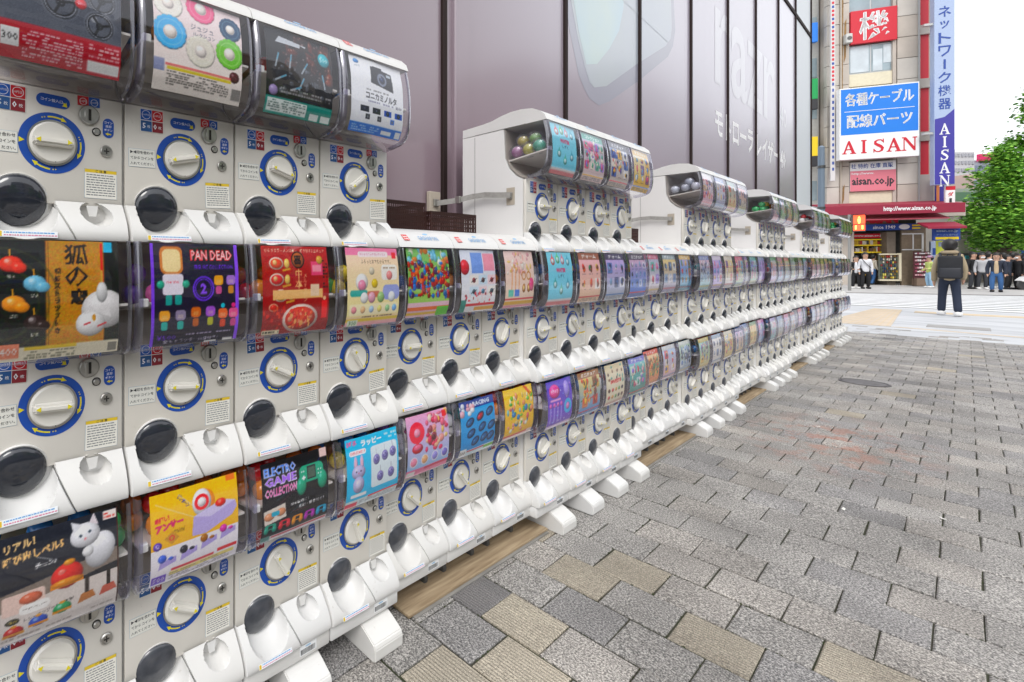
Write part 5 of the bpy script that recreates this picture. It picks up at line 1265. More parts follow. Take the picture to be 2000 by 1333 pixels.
sign("red_kanji_sign", "red square sign with the white character 機", tW0, tW1 - .02, wz(83), wz(18), -.1, .06, S_R, dec_ki)
def dec_url(d, cx, cz, w, h):
    d.rect(cx - w / 2, cz + h * .22, cx + w / 2, cz + h * .5, S_W).rect(cx - w / 2, cz - h * .5, cx + w / 2, cz + h * .2, S_PK).up().text("社 特約 在庫 直販", cx - w * .02, cz + h * .36, S_NV, w=w * .92, h=h * .17, bold=.012)
    d.text("http://www.", cx - w * .22, cz + h * .10, S_W, w=w * .5, h=h * .10, bold=.02).text("aisan.co.jp", cx, cz - h * .2, S_K, w=w * .94, h=h * .36, bold=.03)
sign("web_address_sign", "faded pink sign reading aisan.co.jp under the big blue sign", tW0, tW1 - .05, wz(373), wz(316), -.1, .02, S_W, dec_url)
# long projecting banner sign
bt0, bt1 = W(1825, 200, 1.)[0], W(1865, 200, 1.)[0]; bz0 = W(1846, 361, 1.)[1]; bz1 = 17.5
ban = thing("banner_sign", "tall pale blue and purple vertical sign reading ケーブル・ネットワーク機器 AISAN", "sign", (A0.x, A0.y, 0), AANG)
link("board", MB().box(bt0, bt1, -1.0, -.75, bz0, bz1, S_LB, .01).mesh("board"), ban)
link("bracket", MB().box(bt0 - .3, bt0, -.95, -.8, 7, 7.1, M_FRAME).box(bt0 - .3, bt0, -.95, -.8, 12, 12.1, M_FRAME).mesh("bracket"), ban)
d = Decal(.004); w = bt1 - bt0; cx = (bt0 + bt1) / 2; zb_ = W(1846, 232, 1.)[1]
d.poly([(bt0 + .01, bz0 + .02), (bt1 - .01, bz0 + .02), (bt1 - .01, zb_ + .42), (bt1 - .12, zb_ + .30), (cx, zb_ + .08), (bt0 + .01, zb_)], S_PU).up()
zc = W(1846, 203, 1.)[1]; ch = .60
body = "各種ケーブル・ネットワーク機器"
for i, c_ in enumerate(reversed(body)):
    if c_ == '・': d.disc(cx, zc + i * ch, .06, S_NV, 10); continue
    if c_ == 'ー': d.rect(cx - .035, zc + i * ch - .22, cx + .035, zc + i * ch + .22, S_NV); continue
    d.text(c_, cx, zc + i * ch, S_NV, w=w * .62 if c_ not in 'ッ' else w * .45, h=ch * .82 if c_ != 'ッ' else ch * .6, bold=.012)
d.serif("AISAN", cx, W(1846, 252, 1.)[1], .50, w * .62, S_W, vertical=True, gap=1.18)
link("lettering", d.mesh("lettering"), ban, (0, -1.005, 0), (radians(90), 0, 0))
def dec_da(d, cx, cz, w, h): d.rect(cx - w / 2, cz + h * .3, cx + w / 2, cz + h / 2, S_R).up().text("ダ", cx, cz + h * .08, S_R, w=w * .6, h=h * .22, bold=.03).rect(cx - .04, cz - h * .35, cx + .04, cz - h * .12, S_K)
sign("small_vertical_sign", "small white vertical sign with red ダー below the purple banner", W(1847, 380, .9)[0], W(1866, 380, .9)[0], W(1856, 402, .9)[1], W(1856, 364, .9)[1], .8, .9, S_W, dec_da)
sign("purple_side_sign", "narrow purple and orange sign left of the small white sign", W(1818, 380)[0], W(1838, 380)[0], W(1828, 403)[1], W(1828, 345)[1], .2, .3, S_PU, lambda d, cx, cz, w, h: d.rect(cx - w / 2, cz - h * .5, cx - w * .2, cz + h * .5, mat("sign_orange", lin("e08a50"), .5)).rect(cx + w * .25, cz - h / 2, cx + w / 2, cz + h / 2, S_LB))
# awnings
M_AW2 = mat("awning_pink", lin("c85a6a"), .7)
aw = thing("red_awning", "long dark red shop awning printed http://www.aisan.co.jp", "awning", (A0.x, A0.y, 0), AANG)
za = W(1750, 409, 1.25)[1]; awl, awr = W(1612, 409, 1.25)[0], W(1886, 409, 1.25)[0]
link("fascia", MB().box(awl, awr, -1.25, -1.2, za - .22, za + .22, M_DRED, .01).mesh("fascia"), aw)
link("canopy", MB().prism([(-1.2, za + .2), (.0, za + .45), (0, za + .40), (-1.2, za + .14)], awl, awr, M_DRED, 'x').mesh("canopy"), aw)
link("lower_blind", MB().prism([(-1.0, za - .42), (-.3, za - .15), (-.3, za - .2), (-1.0, za - .47)], W(1686, 420, 1.)[0], W(1855, 420, 1.)[0], M_AW2, 'x').mesh("lower_blind"), aw)
link("side_blind", MB().prism([(-1.5, za - .86), (-.9, za - .62), (-.9, za - .67), (-1.5, za - .95)], W(1813, 430, 1.5)[0], W(1889, 430, 1.5)[0], M_DRED, 'x').mesh("side_blind"), aw)
d = Decal(.004); d.text("http://www.aisan.co.jp", (W(1725, 400, 1.25)[0] + W(1830, 400, 1.25)[0]) / 2, za + .0, S_W, w=1.75, h=.26, bold=.03); link("lettering", d.mesh("lettering"), aw, (0, -1.256, 0), (radians(90), 0, 0))
# shop interior and ground floor
fbox("shop_back_wall", -1.6, 3.0, 0.004, 3.62, -2.6, -2.4, M_DARK)
fbox("shop_floor", -1.6, 3.2, 0.004, .03, -2.4, .1, M_FARPAVE)
fbox("ceiling_slab", -1.62, 3.2, 3.3, 3.86, -2.4, .05, M_STONE)
fbox("ground_pillar", -1.62, W(1668, 500)[0], 0.01, 3.3, -2.4, .0, M_STONE)
fbox("ground_pillar", W(1752, 500)[0] - .35, W(1752, 500)[0] - .05, 0.01, 2.6, -.9, .0, mat("brown_pillar", (.16, .13, .10), .7, var=.2))
def dec_sh(d, cx, cz, w, h): d.text("AISAN", cx, cz, S_R, w=w * .96, h=h * .9, bold=.07)
zs1, zs0 = W(1720, 421)[1], W(1720, 436)[1]
sign("shop_name_sign", "dark red letters AISAN under the awning", W(1685, 430)[0], W(1757, 430)[0], zs0 - .04, zs1 + .04, -.3, -.05, mat("sign_backing_brown", (.20, .15, .11), .7), dec_sh)
def dec_b(d, cx, cz, w, h): d.text("since 1949", cx - w * .17, cz, S_W, w=w * .42, h=h * .6, bold=.02).disc(cx + w * .20, cz, w * .10, S_W, 18, ry=h * .42).rect(cx + w * .34, cz - h * .38, cx + w * .49, cz - h * .1, S_Y).rect(cx + w * .34, cz + h * .05, cx + w * .49, cz + h * .33, S_Y)
sign("since_sign", "blue strip sign reading since 1949 over the shop entrance", W(1690, 444)[0], W(1796, 444)[0], W(1740, 450)[1], W(1740, 438)[1], .0, .08, S_NV, dec_b)
sign("red_strip_sign", "red strip sign reading www.aisan.co.jp above the shelves", W(1672, 460)[0], W(1745, 460)[0], W(1710, 465)[1], W(1710, 456)[1], -.5, -.42, S_R, lambda d, cx, cz, w, h: d.text("www.aisan.co.jp", cx, cz, S_W, w=w * .8, h=h * .5, bold=.02))
sign("blue_web_sign", "blue hanging sign reading aisan.co.jp with a yellow band, right of the shop", W(1824, 455, 1.12)[0], W(1876, 455, 1.12)[0], W(1850, 470, 1.12)[1], W(1850, 444, 1.12)[1], 1.0, 1.12, S_NV, lambda d, cx, cz, w, h: d.text("aisan.co.jp", cx, cz + h * .2, S_LB, w=w * .84, h=h * .24, bold=.03).text("ケーブル専門店", cx, cz - h * .08, S_LB, w=w * .8, h=h * .14).rect(cx - w * .44, cz - h * .42, cx + w * .44, cz - h * .24, S_Y))
# shelves with goods
rs = random.Random(21)
GOODS = [mat("goods_%d" % i, lin(c), .5, var=.3, vscale=30) for i, c in enumerate(['c8a020', '8a6a20', '3a3a38', 'd0c8b8', '6a4a3a', 'a83028', '28406a', 'e0d060', '506048'])]
sh = thing("yellow_shelf_unit", "shelf unit with yellow shelf edges full of cable goods", "shelves", (A0.x, A0.y, 0), AANG)
s0, s1 = W(1668, 480)[0], W(1738, 480)[0]
for i, v in enumerate((468, 479, 493)):
    z = W(1700, v)[1]; link("shelf_board", MB().box(s0, s1, .35, .75, z - .03, z + .03, S_Y).mesh("shelf_board"), sh)
gb = MB()
for i, v in enumerate((479, 493, 520, 540)):
    z = W(1700, v)[1] + .03; x = s0
    while x < s1 - .05:
        w = rs.uniform(.04, .12); gb.box(x, x + w * .9, .40, .70, z, z + rs.uniform(.12, .28), rs.choice(GOODS[:6])); x += w
tag(link("boxed_goods", gb.mesh("boxed_goods"), sh), kind="stuff")
pb = thing("pegboard_display", "cream framed display board hung with small tools beside the entrance", "display", (A0.x, A0.y, 0), AANG)
p0, p1, q0, q1 = W(1713, 520)[0], W(1755, 520)[0], W(1735, 546)[1], W(1735, 497)[1]
M_CF = mat("cream_frame", (.66, .60, .44), .6)
link("back_panel", MB().box(p0, p1, -.1, -.06, q0, q1, mat("peg_grey", (.10, .11, .09), .8)).mesh("back_panel"), pb)
link("frame", MB().box(p1 - .08, p1, -.18, -.05, q0 - .05, q1 + .05, M_CF).box(p0, p1, -.18, -.05, q0 - .07, q0, M_CF).box(p0, p1, -.16, -.05, q1 - .03, q1 + .03, M_CF).mesh("frame"), pb)
gb = MB()
for i in range(9):
    for j in range(8):
        x = p0 + .08 + (p1 - p0 - .22) * i / 8; z = q0 + .1 + (q1 - q0 - .2) * j / 7
        if rs.random() < .85: gb.box(x - .02, x + .02, -.16, -.11, z - rs.uniform(.02, .07), z + .04, rs.choice(GOODS))
tag(link("hanging_tools", gb.mesh("hanging_tools"), pb), kind="stuff")
rk_ = thing("sunglasses_rack", "rack of pink and white packets on the pavement beside the sweater woman", "display rack", (A0.x, A0.y, 0), AANG)
r0, r1, z0, z1 = W(1774, 520)[0], W(1806, 520)[0], .03, W(1790, 492)[1]
link("rack_frame", MB().box(r0, r1, -.32, -.28, z0, z1, mat("rack_maroon", (.10, .03, .035), .6)).box(r0, r1, -.5, -.2, z0, z0 + .35, mat("rack_box", (.20, .14, .10), .7)).mesh("rack_frame"), rk_)
gb = MB(); PKS = [mat("pack_" + c, lin(c), .5) for c in ('c87a8a', 'e8e0e0', 'a85068', 'd8a8b0', 'f0f0f0')]
for i in range(8):
    for j in range(7): x = r0 + .03 + (r1 - r0 - .08) * i / 7; z = .5 + (z1 - .62) * j / 6; gb.box(x, x + .045, -.38, -.33, z, z + rs.uniform(.05, .09), rs.choice(PKS))
tag(link("packets", gb.mesh("packets"), rk_), kind="stuff")
wf = thing("entrance_screen", "brown shop screen with a white window frame behind the rack", "screen", (A0.x, A0.y, 0), AANG)
a0, a1 = W(1764, 480)[0], W(1806, 480)[0]
link("screen_panel", MB().box(a0, a1 + .1, .1, .2, .03, 2.9, mat("screen_brown", (.25, .19, .13), .7, var=.2)).mesh("screen_panel"), wf)
link("white_frame", MB().box(a0, a1, .05, .09, W(1785, 489)[1], W(1785, 487)[1], S_W).box(a0, a1, .05, .09, W(1785, 458)[1], W(1785, 456)[1], S_W).box(a1 - .05, a1, .05, .09, 1.6, 2.52, S_W).box((a0 + a1) / 2, (a0 + a1) / 2 + .03, .05, .09, 1.7, 2.5, S_W).mesh("white_frame"), wf)
sign("yellow_poster_board", "yellow green poster board left of the lime jacket", W(1813, 500)[0], W(1830, 500)[0], W(1822, 512)[1], W(1822, 470)[1], .4, .46, mat("sign_lime", lin("d8e050"), .6), lambda d, cx, cz, w, h: d.rect(cx - w * .3, cz + h * .2, cx + w * .3, cz + h * .4, S_LB).rect(cx - w * .3, cz - h * .4, cx + w * .2, cz - h * .1, S_W))
sign("blue_curtain_panel", "light blue and white panel under the blue web address sign", W(1832, 500)[0], W(1868, 500)[0], W(1850, 516)[1], W(1850, 471)[1], -.5, -.4, S_LB, lambda d, cx, cz, w, h: d.rect(cx - w * .05, cz - h * .5, cx + w * .2, cz + h * .5, S_W).rect(cx - w * .4, cz - h * .1, cx - w * .15, cz + h * .2, S_NV))

# building with stacked colour signs in the gap at the end of the wall
gp = thing("grey_neighbour_building", "grey building just left of the cable shop with stacked colour signs", "building", (A0.x, A0.y, 0), AANG)
link("front_wall", MB().box(-4.2, -1.62, .6, 6, 0, 19, mat("grey_tile_wall", (.44, .44, .42), .7, var=.1)).mesh("front_wall"), gp)
for i in range(8): link("window_band", MB().box(-4.1, -1.7, .57, .6, 2.2 + i * 2.1, 3.2 + i * 2.1, M_GLASS).mesh("window_band"), gp)
for (v0, v1, m, lb) in ((42, 80, S_BL, "blue sign square highest on the grey building"), (152, 192, S_G, "green sign square on the grey building"), (192, 212, S_K, "black sign strip under the green square"), (266, 304, S_Y, "yellow sign square on the grey building"), (304, 324, S_K, "black sign strip under the yellow square")):
    s_ = thing("stacked_sign", lb, "sign", (A0.x, A0.y, 0), AANG)
    link("board", MB().box(-2.35, -1.86, .15, .35, W(1592, v1)[1], W(1592, v0)[1], m, .01).mesh("board"), s_)
def dec_v(d, cx, cz, w, h):
    rs2 = random.Random(5); z = cz + h * .48
    while z > cz + h * .0: d.rect(cx - w * .25, z - .12, cx + w * .25, z, S_R if rs2.random() < .9 else S_NV); z -= .2
    while z > cz - h * .45: d.rect(cx - w * .2, z - .15, cx + w * .2, z, S_NV); z -= .3
sign("narrow_vertical_sign", "narrow white vertical sign with red lettering on the left stone pier", W(1614, 200)[0], W(1623, 200)[0], W(1617, 356)[1], 15, .25, .33, mat("sign_dull_white", (.62, .60, .60), .6), dec_v)

# blue grey pole behind the machines and the red walking-man signal
def at_u(u, F): k = (u - PXC) / FPX; return (-F * sin(TH) + F * k * cos(TH), F * cos(TH) + F * k * sin(TH))
px_, py_ = at_u(1604, 11.0)
pl = thing("street_pole", "blue grey steel pole standing behind the farthest machines", "pole", (px_, py_, 0))
link("shaft", MB().lathe([(.06, 0), (.055, CH + (512 - 288) / FPX * 11.0), (.02, CH + (512 - 285) / FPX * 11)], mat("pole_blue", (.18, .23, .29), .5, .3), 16).mesh("shaft", 40), pl)
link("clamp", MB().lathe([(.068, 3.28), (.068, 3.34)], M_DMETAL, 16).lathe([(.068, 2.35), (.068, 2.40)], M_DMETAL, 16).mesh("clamp", 40), pl)
sx, sy = at_u(1678, 19.0); face = atan2(-sx, sy) 
sg = thing("pedestrian_signal", "pedestrian signal showing a red standing figure and red digits", "traffic light", (sx, sy, 0), face)
zt_ = CH + (512 - 421) / FPX * 19; zb2 = CH + (512 - 451) / FPX * 19; wd_ = .15
M_SIG = mat("signal_housing", (.03, .03, .035), .5); M_REDL = mat("red_lamp", (1.0, .06, .02), .5, emit=2.2); M_ORL = mat("orange_figure", (1.0, .38, .06), .5, emit=4.5)
link("post", MB().lathe([(.045, 0), (.045, zt_ + .05)], mat("signal_post", (.28, .28, .27), .5, .3), 12, Matrix.Translation((-.25, .1, 0))).mesh("post", 40), sg)
link("housing", MB().box(-wd_ - .02, wd_ + .02, -.1, .1, zb2 - .04, zt_ + .03, M_SIG, .01).box(-.3, -.1, .06, .12, zb2 + .2, zb2 + .25, M_SIG).mesh("housing"), sg)
zm = zb2 + (zt_ - zb2) * .42
link("red_lens", MB().box(-wd_, wd_, -.112, -.10, zm + .01, zt_, M_REDL).box(-wd_, wd_, -.112, -.10, zb2 + .0, zm - .02, M_REDL).mesh("red_lens"), sg)
d = Decal(.003); hh = zt_ - zm
d.disc(0, zm + hh * .74, .028, M_ORL, 12).rect(-.035, zm + hh * .28, .035, zm + hh * .62, M_ORL).rect(-.026, zm + hh * .08, .026, zm + hh * .3, M_ORL)
d.text("1", .085, (zm + zb2) / 2, M_ORL, h=.15, bold=.05).text("1", -.085, (zm + zb2) / 2, M_ORL, h=.15, bold=.05)
link("lit_figure", d.mesh("lit_figure"), sg, (0, -.114, 0), (radians(90), 0, 0))
link("visor", MB().box(-wd_ - .03, wd_ + .03, -.22, -.1, zt_ + .02, zt_ + .035, M_SIG).mesh("visor"), sg)

# distant blocks
def block(name, label, u0, u1, F, vtop, m, floors, cols, wm=M_GLASS, depth=12, roof=None):
    x0, y0 = at_u(u0, F); x1, y1 = at_u(u1, F * 1.0); ang = atan2(y1 - y0, x1 - x0); w = hypot(x1 - x0, y1 - y0); h = CH + (512 - vtop) / FPX * F
    t = thing(name, label, "building", (x0, y0, 0), ang)
    link("wall", MB().box(0, w, 0, depth, 0, h, m).mesh("wall"), t)
    wme = MB().box(-.5, .5, -.08, .0, -.5, .5, wm).mesh("window")
    for i in range(floors):
        for j in range(cols):
            link("window", wme, t, (w * (j + .5) / cols, 0, h * (i + .55) / floors), (0, 0, 0), (w / cols * .62, 1, h / floors * .45))
    link("roof", MB().box(w * .2, w * .6, 1, 5, h, h * 1.035, m).mesh("roof"), t)
    return t
block("apartment_tower", "pale distant apartment tower right of the purple banner", 1862, 1903, 62, 297, mat("pale_tower", (.62, .62, .64), .8, var=.1), 16, 6, mat("tower_window", (.42, .43, .47), .4), 14)
block("office_block", "grey blue distant office block behind the tree", 1903, 1960, 70, 318, mat("office_grey", (.34, .36, .42), .8), 8, 8, mat("office_window", (.24, .28, .38), .3), 14)
block("brown_block", "low brick coloured distant block beneath the office block", 1900, 1950, 58, 345, mat("brick_pale", (.50, .38, .34), .8), 6, 5, mat("brick_window", (.30, .36, .44), .4), 10)
rx_, ry_ = at_u(1926, 70); 
t = thing("pink_roof_sign", "bright pink sign on the roof of the office block", "sign", (rx_, ry_, CH + (512 - 318) / FPX * 70), 1.0)
link("board", MB().box(-1.2, 1.6, -.2, .2, .2, 1.2, mat("hot_pink", lin("e02a6a"), .5)).mesh("board"), t); link("frame", MB().box(-1.0, 1.4, -.1, .1, 0, .2, M_DMETAL).mesh("frame"), t)
bx0, by0 = at_u(1868, 44); bx1, by1 = at_u(1990, 44)
t = thing("railway_bridge", "green railway bridge girder crossing behind the shop", "bridge", (bx0, by0, 0), atan2(by1 - by0, bx1 - bx0)); L_ = hypot(bx1 - bx0, by1 - by0)
zg0 = CH + (512 - 392) / FPX * 44; zg1 = CH + (512 - 376) / FPX * 44
M_GRN = mat("bridge_green", (.10, .20, .12), .6); link("girder", MB().box(-6, L_ + 10, 0, .8, zg0, zg1, M_GRN).mesh("girder"), t); link("parapet", MB().box(-6, L_ + 10, .1, .5, zg1 + .02, zg1 + .35, mat("parapet_pale", (.30, .36, .30), .7)).mesh("parapet"), t)
link("abutment", MB().box(-6, -3.5, 0, .9, 0, zg0, M_STONE).box(L_ + 6, L_ + 10, 0, .9, 0, zg0, M_STONE).mesh("abutment"), t)
# the shops behind the waiting crowd
bs = block("far_shop_row", "cluttered pale shop row behind the waiting crowd", 1872, 2110, 27, 405, mat("shoprow_cream", (.46, .42, .38), .8, var=.25, vscale=.8), 2, 12, mat("shoprow_dark", (.10, .10, .11), .5), 3)
rs = random.Random(9)
lab_seen = {}
for k in range(30):
    u = rs.uniform(1880, 2030); v = rs.uniform(412, 505); X, Y = at_u(u, 26.6); cc = rs.choice(['d83848', 'e8e8ea', '2a9aa8', 'e0c030', 'e88aa0', 'f0f0f0', '3a78c8', 'b83a2a', '58b878'])
    who = "the black jacket" if u < 1910 else "the grey vest woman" if u < 1930 else "the navy jacket man" if u < 1955 else "the slate coat" if u < 1975 else "the right edge crowd"
    hi = "high" if v < 442 else "halfway up" if v < 475 else "low"
    nmc = {'d83848': 'red', 'e8e8ea': 'white', '2a9aa8': 'teal', 'e0c030': 'yellow', 'e88aa0': 'pink', 'f0f0f0': 'cream', '3a78c8': 'blue', 'b83a2a': 'brick red', '58b878': 'green'}[cc]
    if (nmc, who, hi) in lab_seen: continue
    lab_seen[nmc, who, hi] = 1
    s_ = thing("shop_signboard", "small %s signboard %s on the shop row above %s" % (nmc, hi, who), "sign", (X, Y, CH + (512 - v) / FPX * 26.6), bs.rotation_euler[2], "small signboards behind the crowd")
    w = rs.uniform(.12, .4); h = rs.uniform(.12, .45)
    link("board", MB().box(-w / 2, w / 2, -.05, .0, -h / 2, h / 2, hexmat(cc), .005).mesh("board"), s_)
    link("sign_text", MB().box(-w * .35, w * .35, -.054, -.0505, -h * .1, h * .1, hexmat(rs.choice(['222222', 'ffffff', 'c02030']))).mesh("sign_text"), s_)

# ------------------------------------------------------------------ trees
M_LEAF = [mat("leaf_green", (.17, .40, .045), .6, spec=.3), mat("leaf_bright", (.30, .58, .070), .6, spec=.3), mat("leaf_deep", (.09, .25, .035), .6, spec=.3)]
M_BARK = mat("bark", (.10, .075, .055), .9, var=.4, vscale=4, bump=.5, bscale=12)
def tree(name, label, x, y, H, zc0, rad, n, seed, point=.75, lsz=.11):
    r = random.Random(seed); t = thing(name, label, "tree", (x, y, 0))
    b = MB(); b.tube([(0, 0, 0), (.03, .02, zc0 * .6), (-.03, .0, zc0 + .6), (.02, 0, H * .6), (0, 0, H * .95)], [.17, .14, .12, .07, .02], M_BARK, 10); link("trunk", b.mesh("trunk", 60), t)
    clumps = []
    for k in range(150):
        z = zc0 + (H - zc0) * r.random() ** 1.25; f_ = (z - zc0) / (H - zc0)
        R = rad * (min(1, .55 + f_ * 3.0)) * (1 - f_) ** point * r.uniform(.45, 1.22); a = r.uniform(0, 2 * pi); clumps.append((R * cos(a), R * sin(a), z, r.uniform(.30, .62)))
    br = MB()
    for c in clumps[::4]: br.tube([(0, 0, max(zc0 * .8, c[2] - .8)), (c[0] * .5, c[1] * .5, c[2] - .3), c[:3]], [.04, .025, .008], M_BARK, 5)
    tag(link("branches", br.mesh("branches"), t), kind="stuff")
    lf = MB(); 
    for k in range(n):
        cx, cy, cz, cr = r.choice(clumps); u_, v_, w_ = r.gauss(0, .5), r.gauss(0, .5), r.gauss(0, .36)
        p = Vector((cx + u_ * cr, cy + v_ * cr, cz + w_ * cr)); s_ = lsz * r.uniform(.6, 1.25)
        M = Matrix.Rotation(r.uniform(0, 6.28), 3, 'Z') @ Matrix.Rotation(r.uniform(-1.2, 1.2), 3, 'X')
        q = [p + M @ Vector(e) * s_ for e in ((-.5, 0, 0), (0, -.32, .04), (.5, 0, 0), (0, .32, .04))]
        lf.add([tuple(e) for e in q], [[0, 1, 2, 3]], r.choices(M_LEAF, (5, 3, 3))[0])
    tag(link("crown", lf.raw("crown"), t), kind="stuff")
tx, ty = at_u(1962, 23.0); tree("street_tree", "smaller leafy green street tree above the waiting crowd", tx, ty, CH + (512 - 296) / FPX * 23, 1.95, 1.30, 10500, 5, .85, .17)
tx, ty = at_u(2042, 24.5); tree("street_tree", "tall leafy green street tree at the right edge", tx, ty, CH + (512 - 158) / FPX * 24.5, 2.0, 3.1, 21000, 9, 1.0, .20)

# ------------------------------------------------------------------ people
SK = mat("skin", (.52, .31, .22), .6); HAIR = mat("hair_black", (.012, .010, .010), .5); SHOEW = mat("shoe_white", (.72, .71, .70), .6)
def skin(name, nodes, edges, m, parent, sub=1, root=0):
    me = bpy.data.meshes.new(name); me.from_pydata([n[:3] for n in nodes], edges, []); me.materials.append(m)
    o = link(name, me, parent); mod = o.modifiers.new("skin", 'SKIN'); mod.use_smooth_shade = True
    for i, n in enumerate(nodes):
        sv = me.skin_vertices[0].data[i]; sv.radius = (n[3], n[4] if len(n) > 4 else n[3]); sv.use_root = (i == root)
    if sub: s_ = o.modifiers.new("sub", 'SUBSURF'); s_.levels = sub; s_.render_levels = sub
    return o
def chain(a, n): return [(a + i, a + i + 1) for i in range(n - 1)]
def person(label, x, y, face, H, top, legs, shoe=None, hair=HAIR, stride=(.0, .0), arms=((.122, -.02, .46), (-.122, -.02, .46)), elbow=((.126, .02, .62), (-.126, .02, .62)), skirt=False, bulk=1.0, hat=None, mask=False, long_coat=False, bag=None, inner=None, longhair=False, hood=None, name="person"):
    """front of the body looks along local -y; face = heading of that front"""
    t = thing(name, label, "person", (x, y, .002), face)
    t.scale = (H, H, H); k = bulk
    fl, fr = stride
    # body
    N_ = [(0, 0, .52, .050 * k, .038), (0, 0, .62, .050 * k, .036), (0, -.005, .73, .060 * k, .040), (0, .0, .810, .040, .030), (0, -.004, .850, .030), (0, -.010, .880, .050, .054), (0, -.008, .935, .062, .068), (0, -.002, .980, .050, .056)]
    Ed = chain(0, 8); i0 = 8
    for s, fy in ((1, fl), (-1, fr)):
        N_ += [(s * .046, 0, .49, .040 * k), (s * .050, -.02 + fy * .35, .28, .028), (s * .056, .012 + fy, .055, .020), (s * .064, -.055 + fy, .022, .022, .018)]
        Ed += [(0, i0)] + chain(i0, 4); i0 += 4
    for a, (s, e, w) in enumerate(((1, elbow[0], arms[0]), (-1, elbow[1], arms[1]))):
        dv = Vector(w) - Vector(e); dn = dv.normalized()
        h1 = Vector(w) + dn * .035
        N_ += [(s * .086, 0, .800, .034), (e[0] * k, e[1], e[2], .020), (w[0] * k, w[1], w[2], .018), (w[0] * k + dn.x * .035, w[1] + dn.y * .035, w[2] + dn.z * .035, .020, .012)]
        Ed += [(3, i0)] + chain(i0, 4); hand = i0 + 3; i0 += 4
        for f_ in range(5):
            off = (f_ - 2) * .007; ln = (.026, .034, .037, .034, .028)[f_]
            base = Vector(N_[hand][:3]); q = base + dn * ln + Vector((0, off * 1.6, 0)) + (Vector((0, -.014, .01)) if f_ == 0 else Vector((-.004 * s, 0, 0)))
            N_.append((q.x, q.y, q.z, .0045)); Ed.append((hand, i0)); i0 += 1
    skin("body", N_, Ed, SK, t)
    # upper garment
    g = .010
    hem = .40 if long_coat else .47
    Nt = [(0, 0, hem - .015, (.090 if not long_coat else .10) * k, .070), (0, 0, hem + .03, .090 * k, .070), (0, 0, .62, .082 * k, .062), (0, -.004, .73, .096 * k, .066), (0, 0, .800, .072 * k, .052), (0, .004, .842, .046, .044)]
    Et = chain(0, 6); i0 = 6
    for s, e, w in ((1, elbow[0], arms[0]), (-1, elbow[1], arms[1])):
        Nt += [(s * .090 * k, 0, .792, .042 * k), (e[0] * k, e[1], e[2], .035 * k), (w[0] * k, w[1], w[2] - .004, .029 * k)]; Et += [(4, i0)] + chain(i0, 3); i0 += 3
    skin("jacket" if inner or long_coat else "top", Nt, Et, top, t, 1)
    if inner:
        skin("shirt", [(0, -.046, .47, .040, .030), (0, -.054, .66, .040, .030), (0, -.040, .82, .034, .026)], chain(0, 3), inner, t, 1)
    # legs
    if skirt:
        skin("skirt", [(0, 0, .58, .072, .055), (0, 0, .45, .088, .068), (0, 0, .25, .098, .078), (0, 0, .10, .105, .085)], chain(0, 4), legs, t, 1)
    else:
        Nl = [(0, 0, .50, .086 * k, .066), (0, 0, .60, .070 * k, .054)]; El = [(0, 1)]; i0 = 2
        for s, fy in ((1, fl), (-1, fr)):
            Nl += [(s * .048 * k, 0, .46, .056 * k), (s * .060 * k, -.02 + fy * .35, .28, .043 * k), (s * .064, .012 + fy, .045, .038)]; El += [(0, i0)] + chain(i0, 3); i0 += 3
        skin("trousers", Nl, El, legs, t, 1)
    for s, fy in ((1, fl), (-1, fr)):
        skin("shoe", [(s * .062, .060 + fy, .034, .044, .038), (s * .064, -.03 + fy, .030, .044, .034), (s * .066, -.105 + fy, .024, .038, .024)], chain(0, 3), shoe or SHOEW, t, 1)
    # head details
    hn = [(0, .026, .900, .066, .050), (0, .014, .952, .080, .080), (0, .010, .998, .062, .064)]
    if longhair: hn += [(0, .045, .88, .056, .040), (0, .048, .80, .052, .030)]
    bm = bmesh.new(); bmesh.ops.create_uvsphere(bm, u_segments=20, v_segments=14, radius=1)
    for q in bm.verts: q.co = (q.co.x * .070 * (1 if q.co.z > 0 else .96), q.co.y * .076 + .010, q.co.z * .084 + .944)
    bmesh.ops.delete(bm, geom=[f_ for f_ in bm.faces if f_.calc_center_median().y < -.012 and f_.calc_center_median().z < .962], context='FACES')
    hb = MB().bm(bm, hair)
    if longhair: hb.prism([(-.062, .95), (.062, .95), (.066, .82), (.030, .79), (-.030, .79), (-.066, .82)], .022, .072, hair)
    link("hair", hb.mesh("hair", 60), t)
    f = MB()
    for s in (-1, 1):
        f.box(s * .021 - .008, s * .021 + .008, -.0665, -.0600, .934, .939, HAIR, .001)
    f.box(-.006, .006, -.076, -.060, .908, .932, SK, .003); f.box(-.012, .012, -.062, -.057, .893, .897, mat("lips", (.40, .14, .12), .6), .001)
    link("face", f.mesh("face"), t)
    for s in (-1, 1): link("ear", MB().lathe([(.002, -.006), (.014, 0), (.002, .006)], SK, 8, Matrix.Translation((s * .053, 0, .925)) @ Matrix.Rotation(radians(90), 4, 'Y')).mesh("ear", 60), t)
    if mask: link("face_mask", MB().box(-.036, .036, -.078, -.030, .880, .918, mat("mask_white", (.75, .76, .78), .8), .010, 2).mesh("face_mask", 60), t)
    if hat: link("hat", MB().lathe([(.075, .955), (.078, .962), (.060, .966), (.056, 1.005), (.040, 1.02), (0, 1.024)], hat, 18, Matrix.Translation((0, .004, 0))).mesh("hat", 50), t)
    if hood: link("hood", MB().lathe([(.040, .872), (.062, .866), (.078, .848), (.076, .828), (.050, .812)], hood, 20, Matrix.Translation((0, .012, 0)), .82).mesh("hood", 60), t)
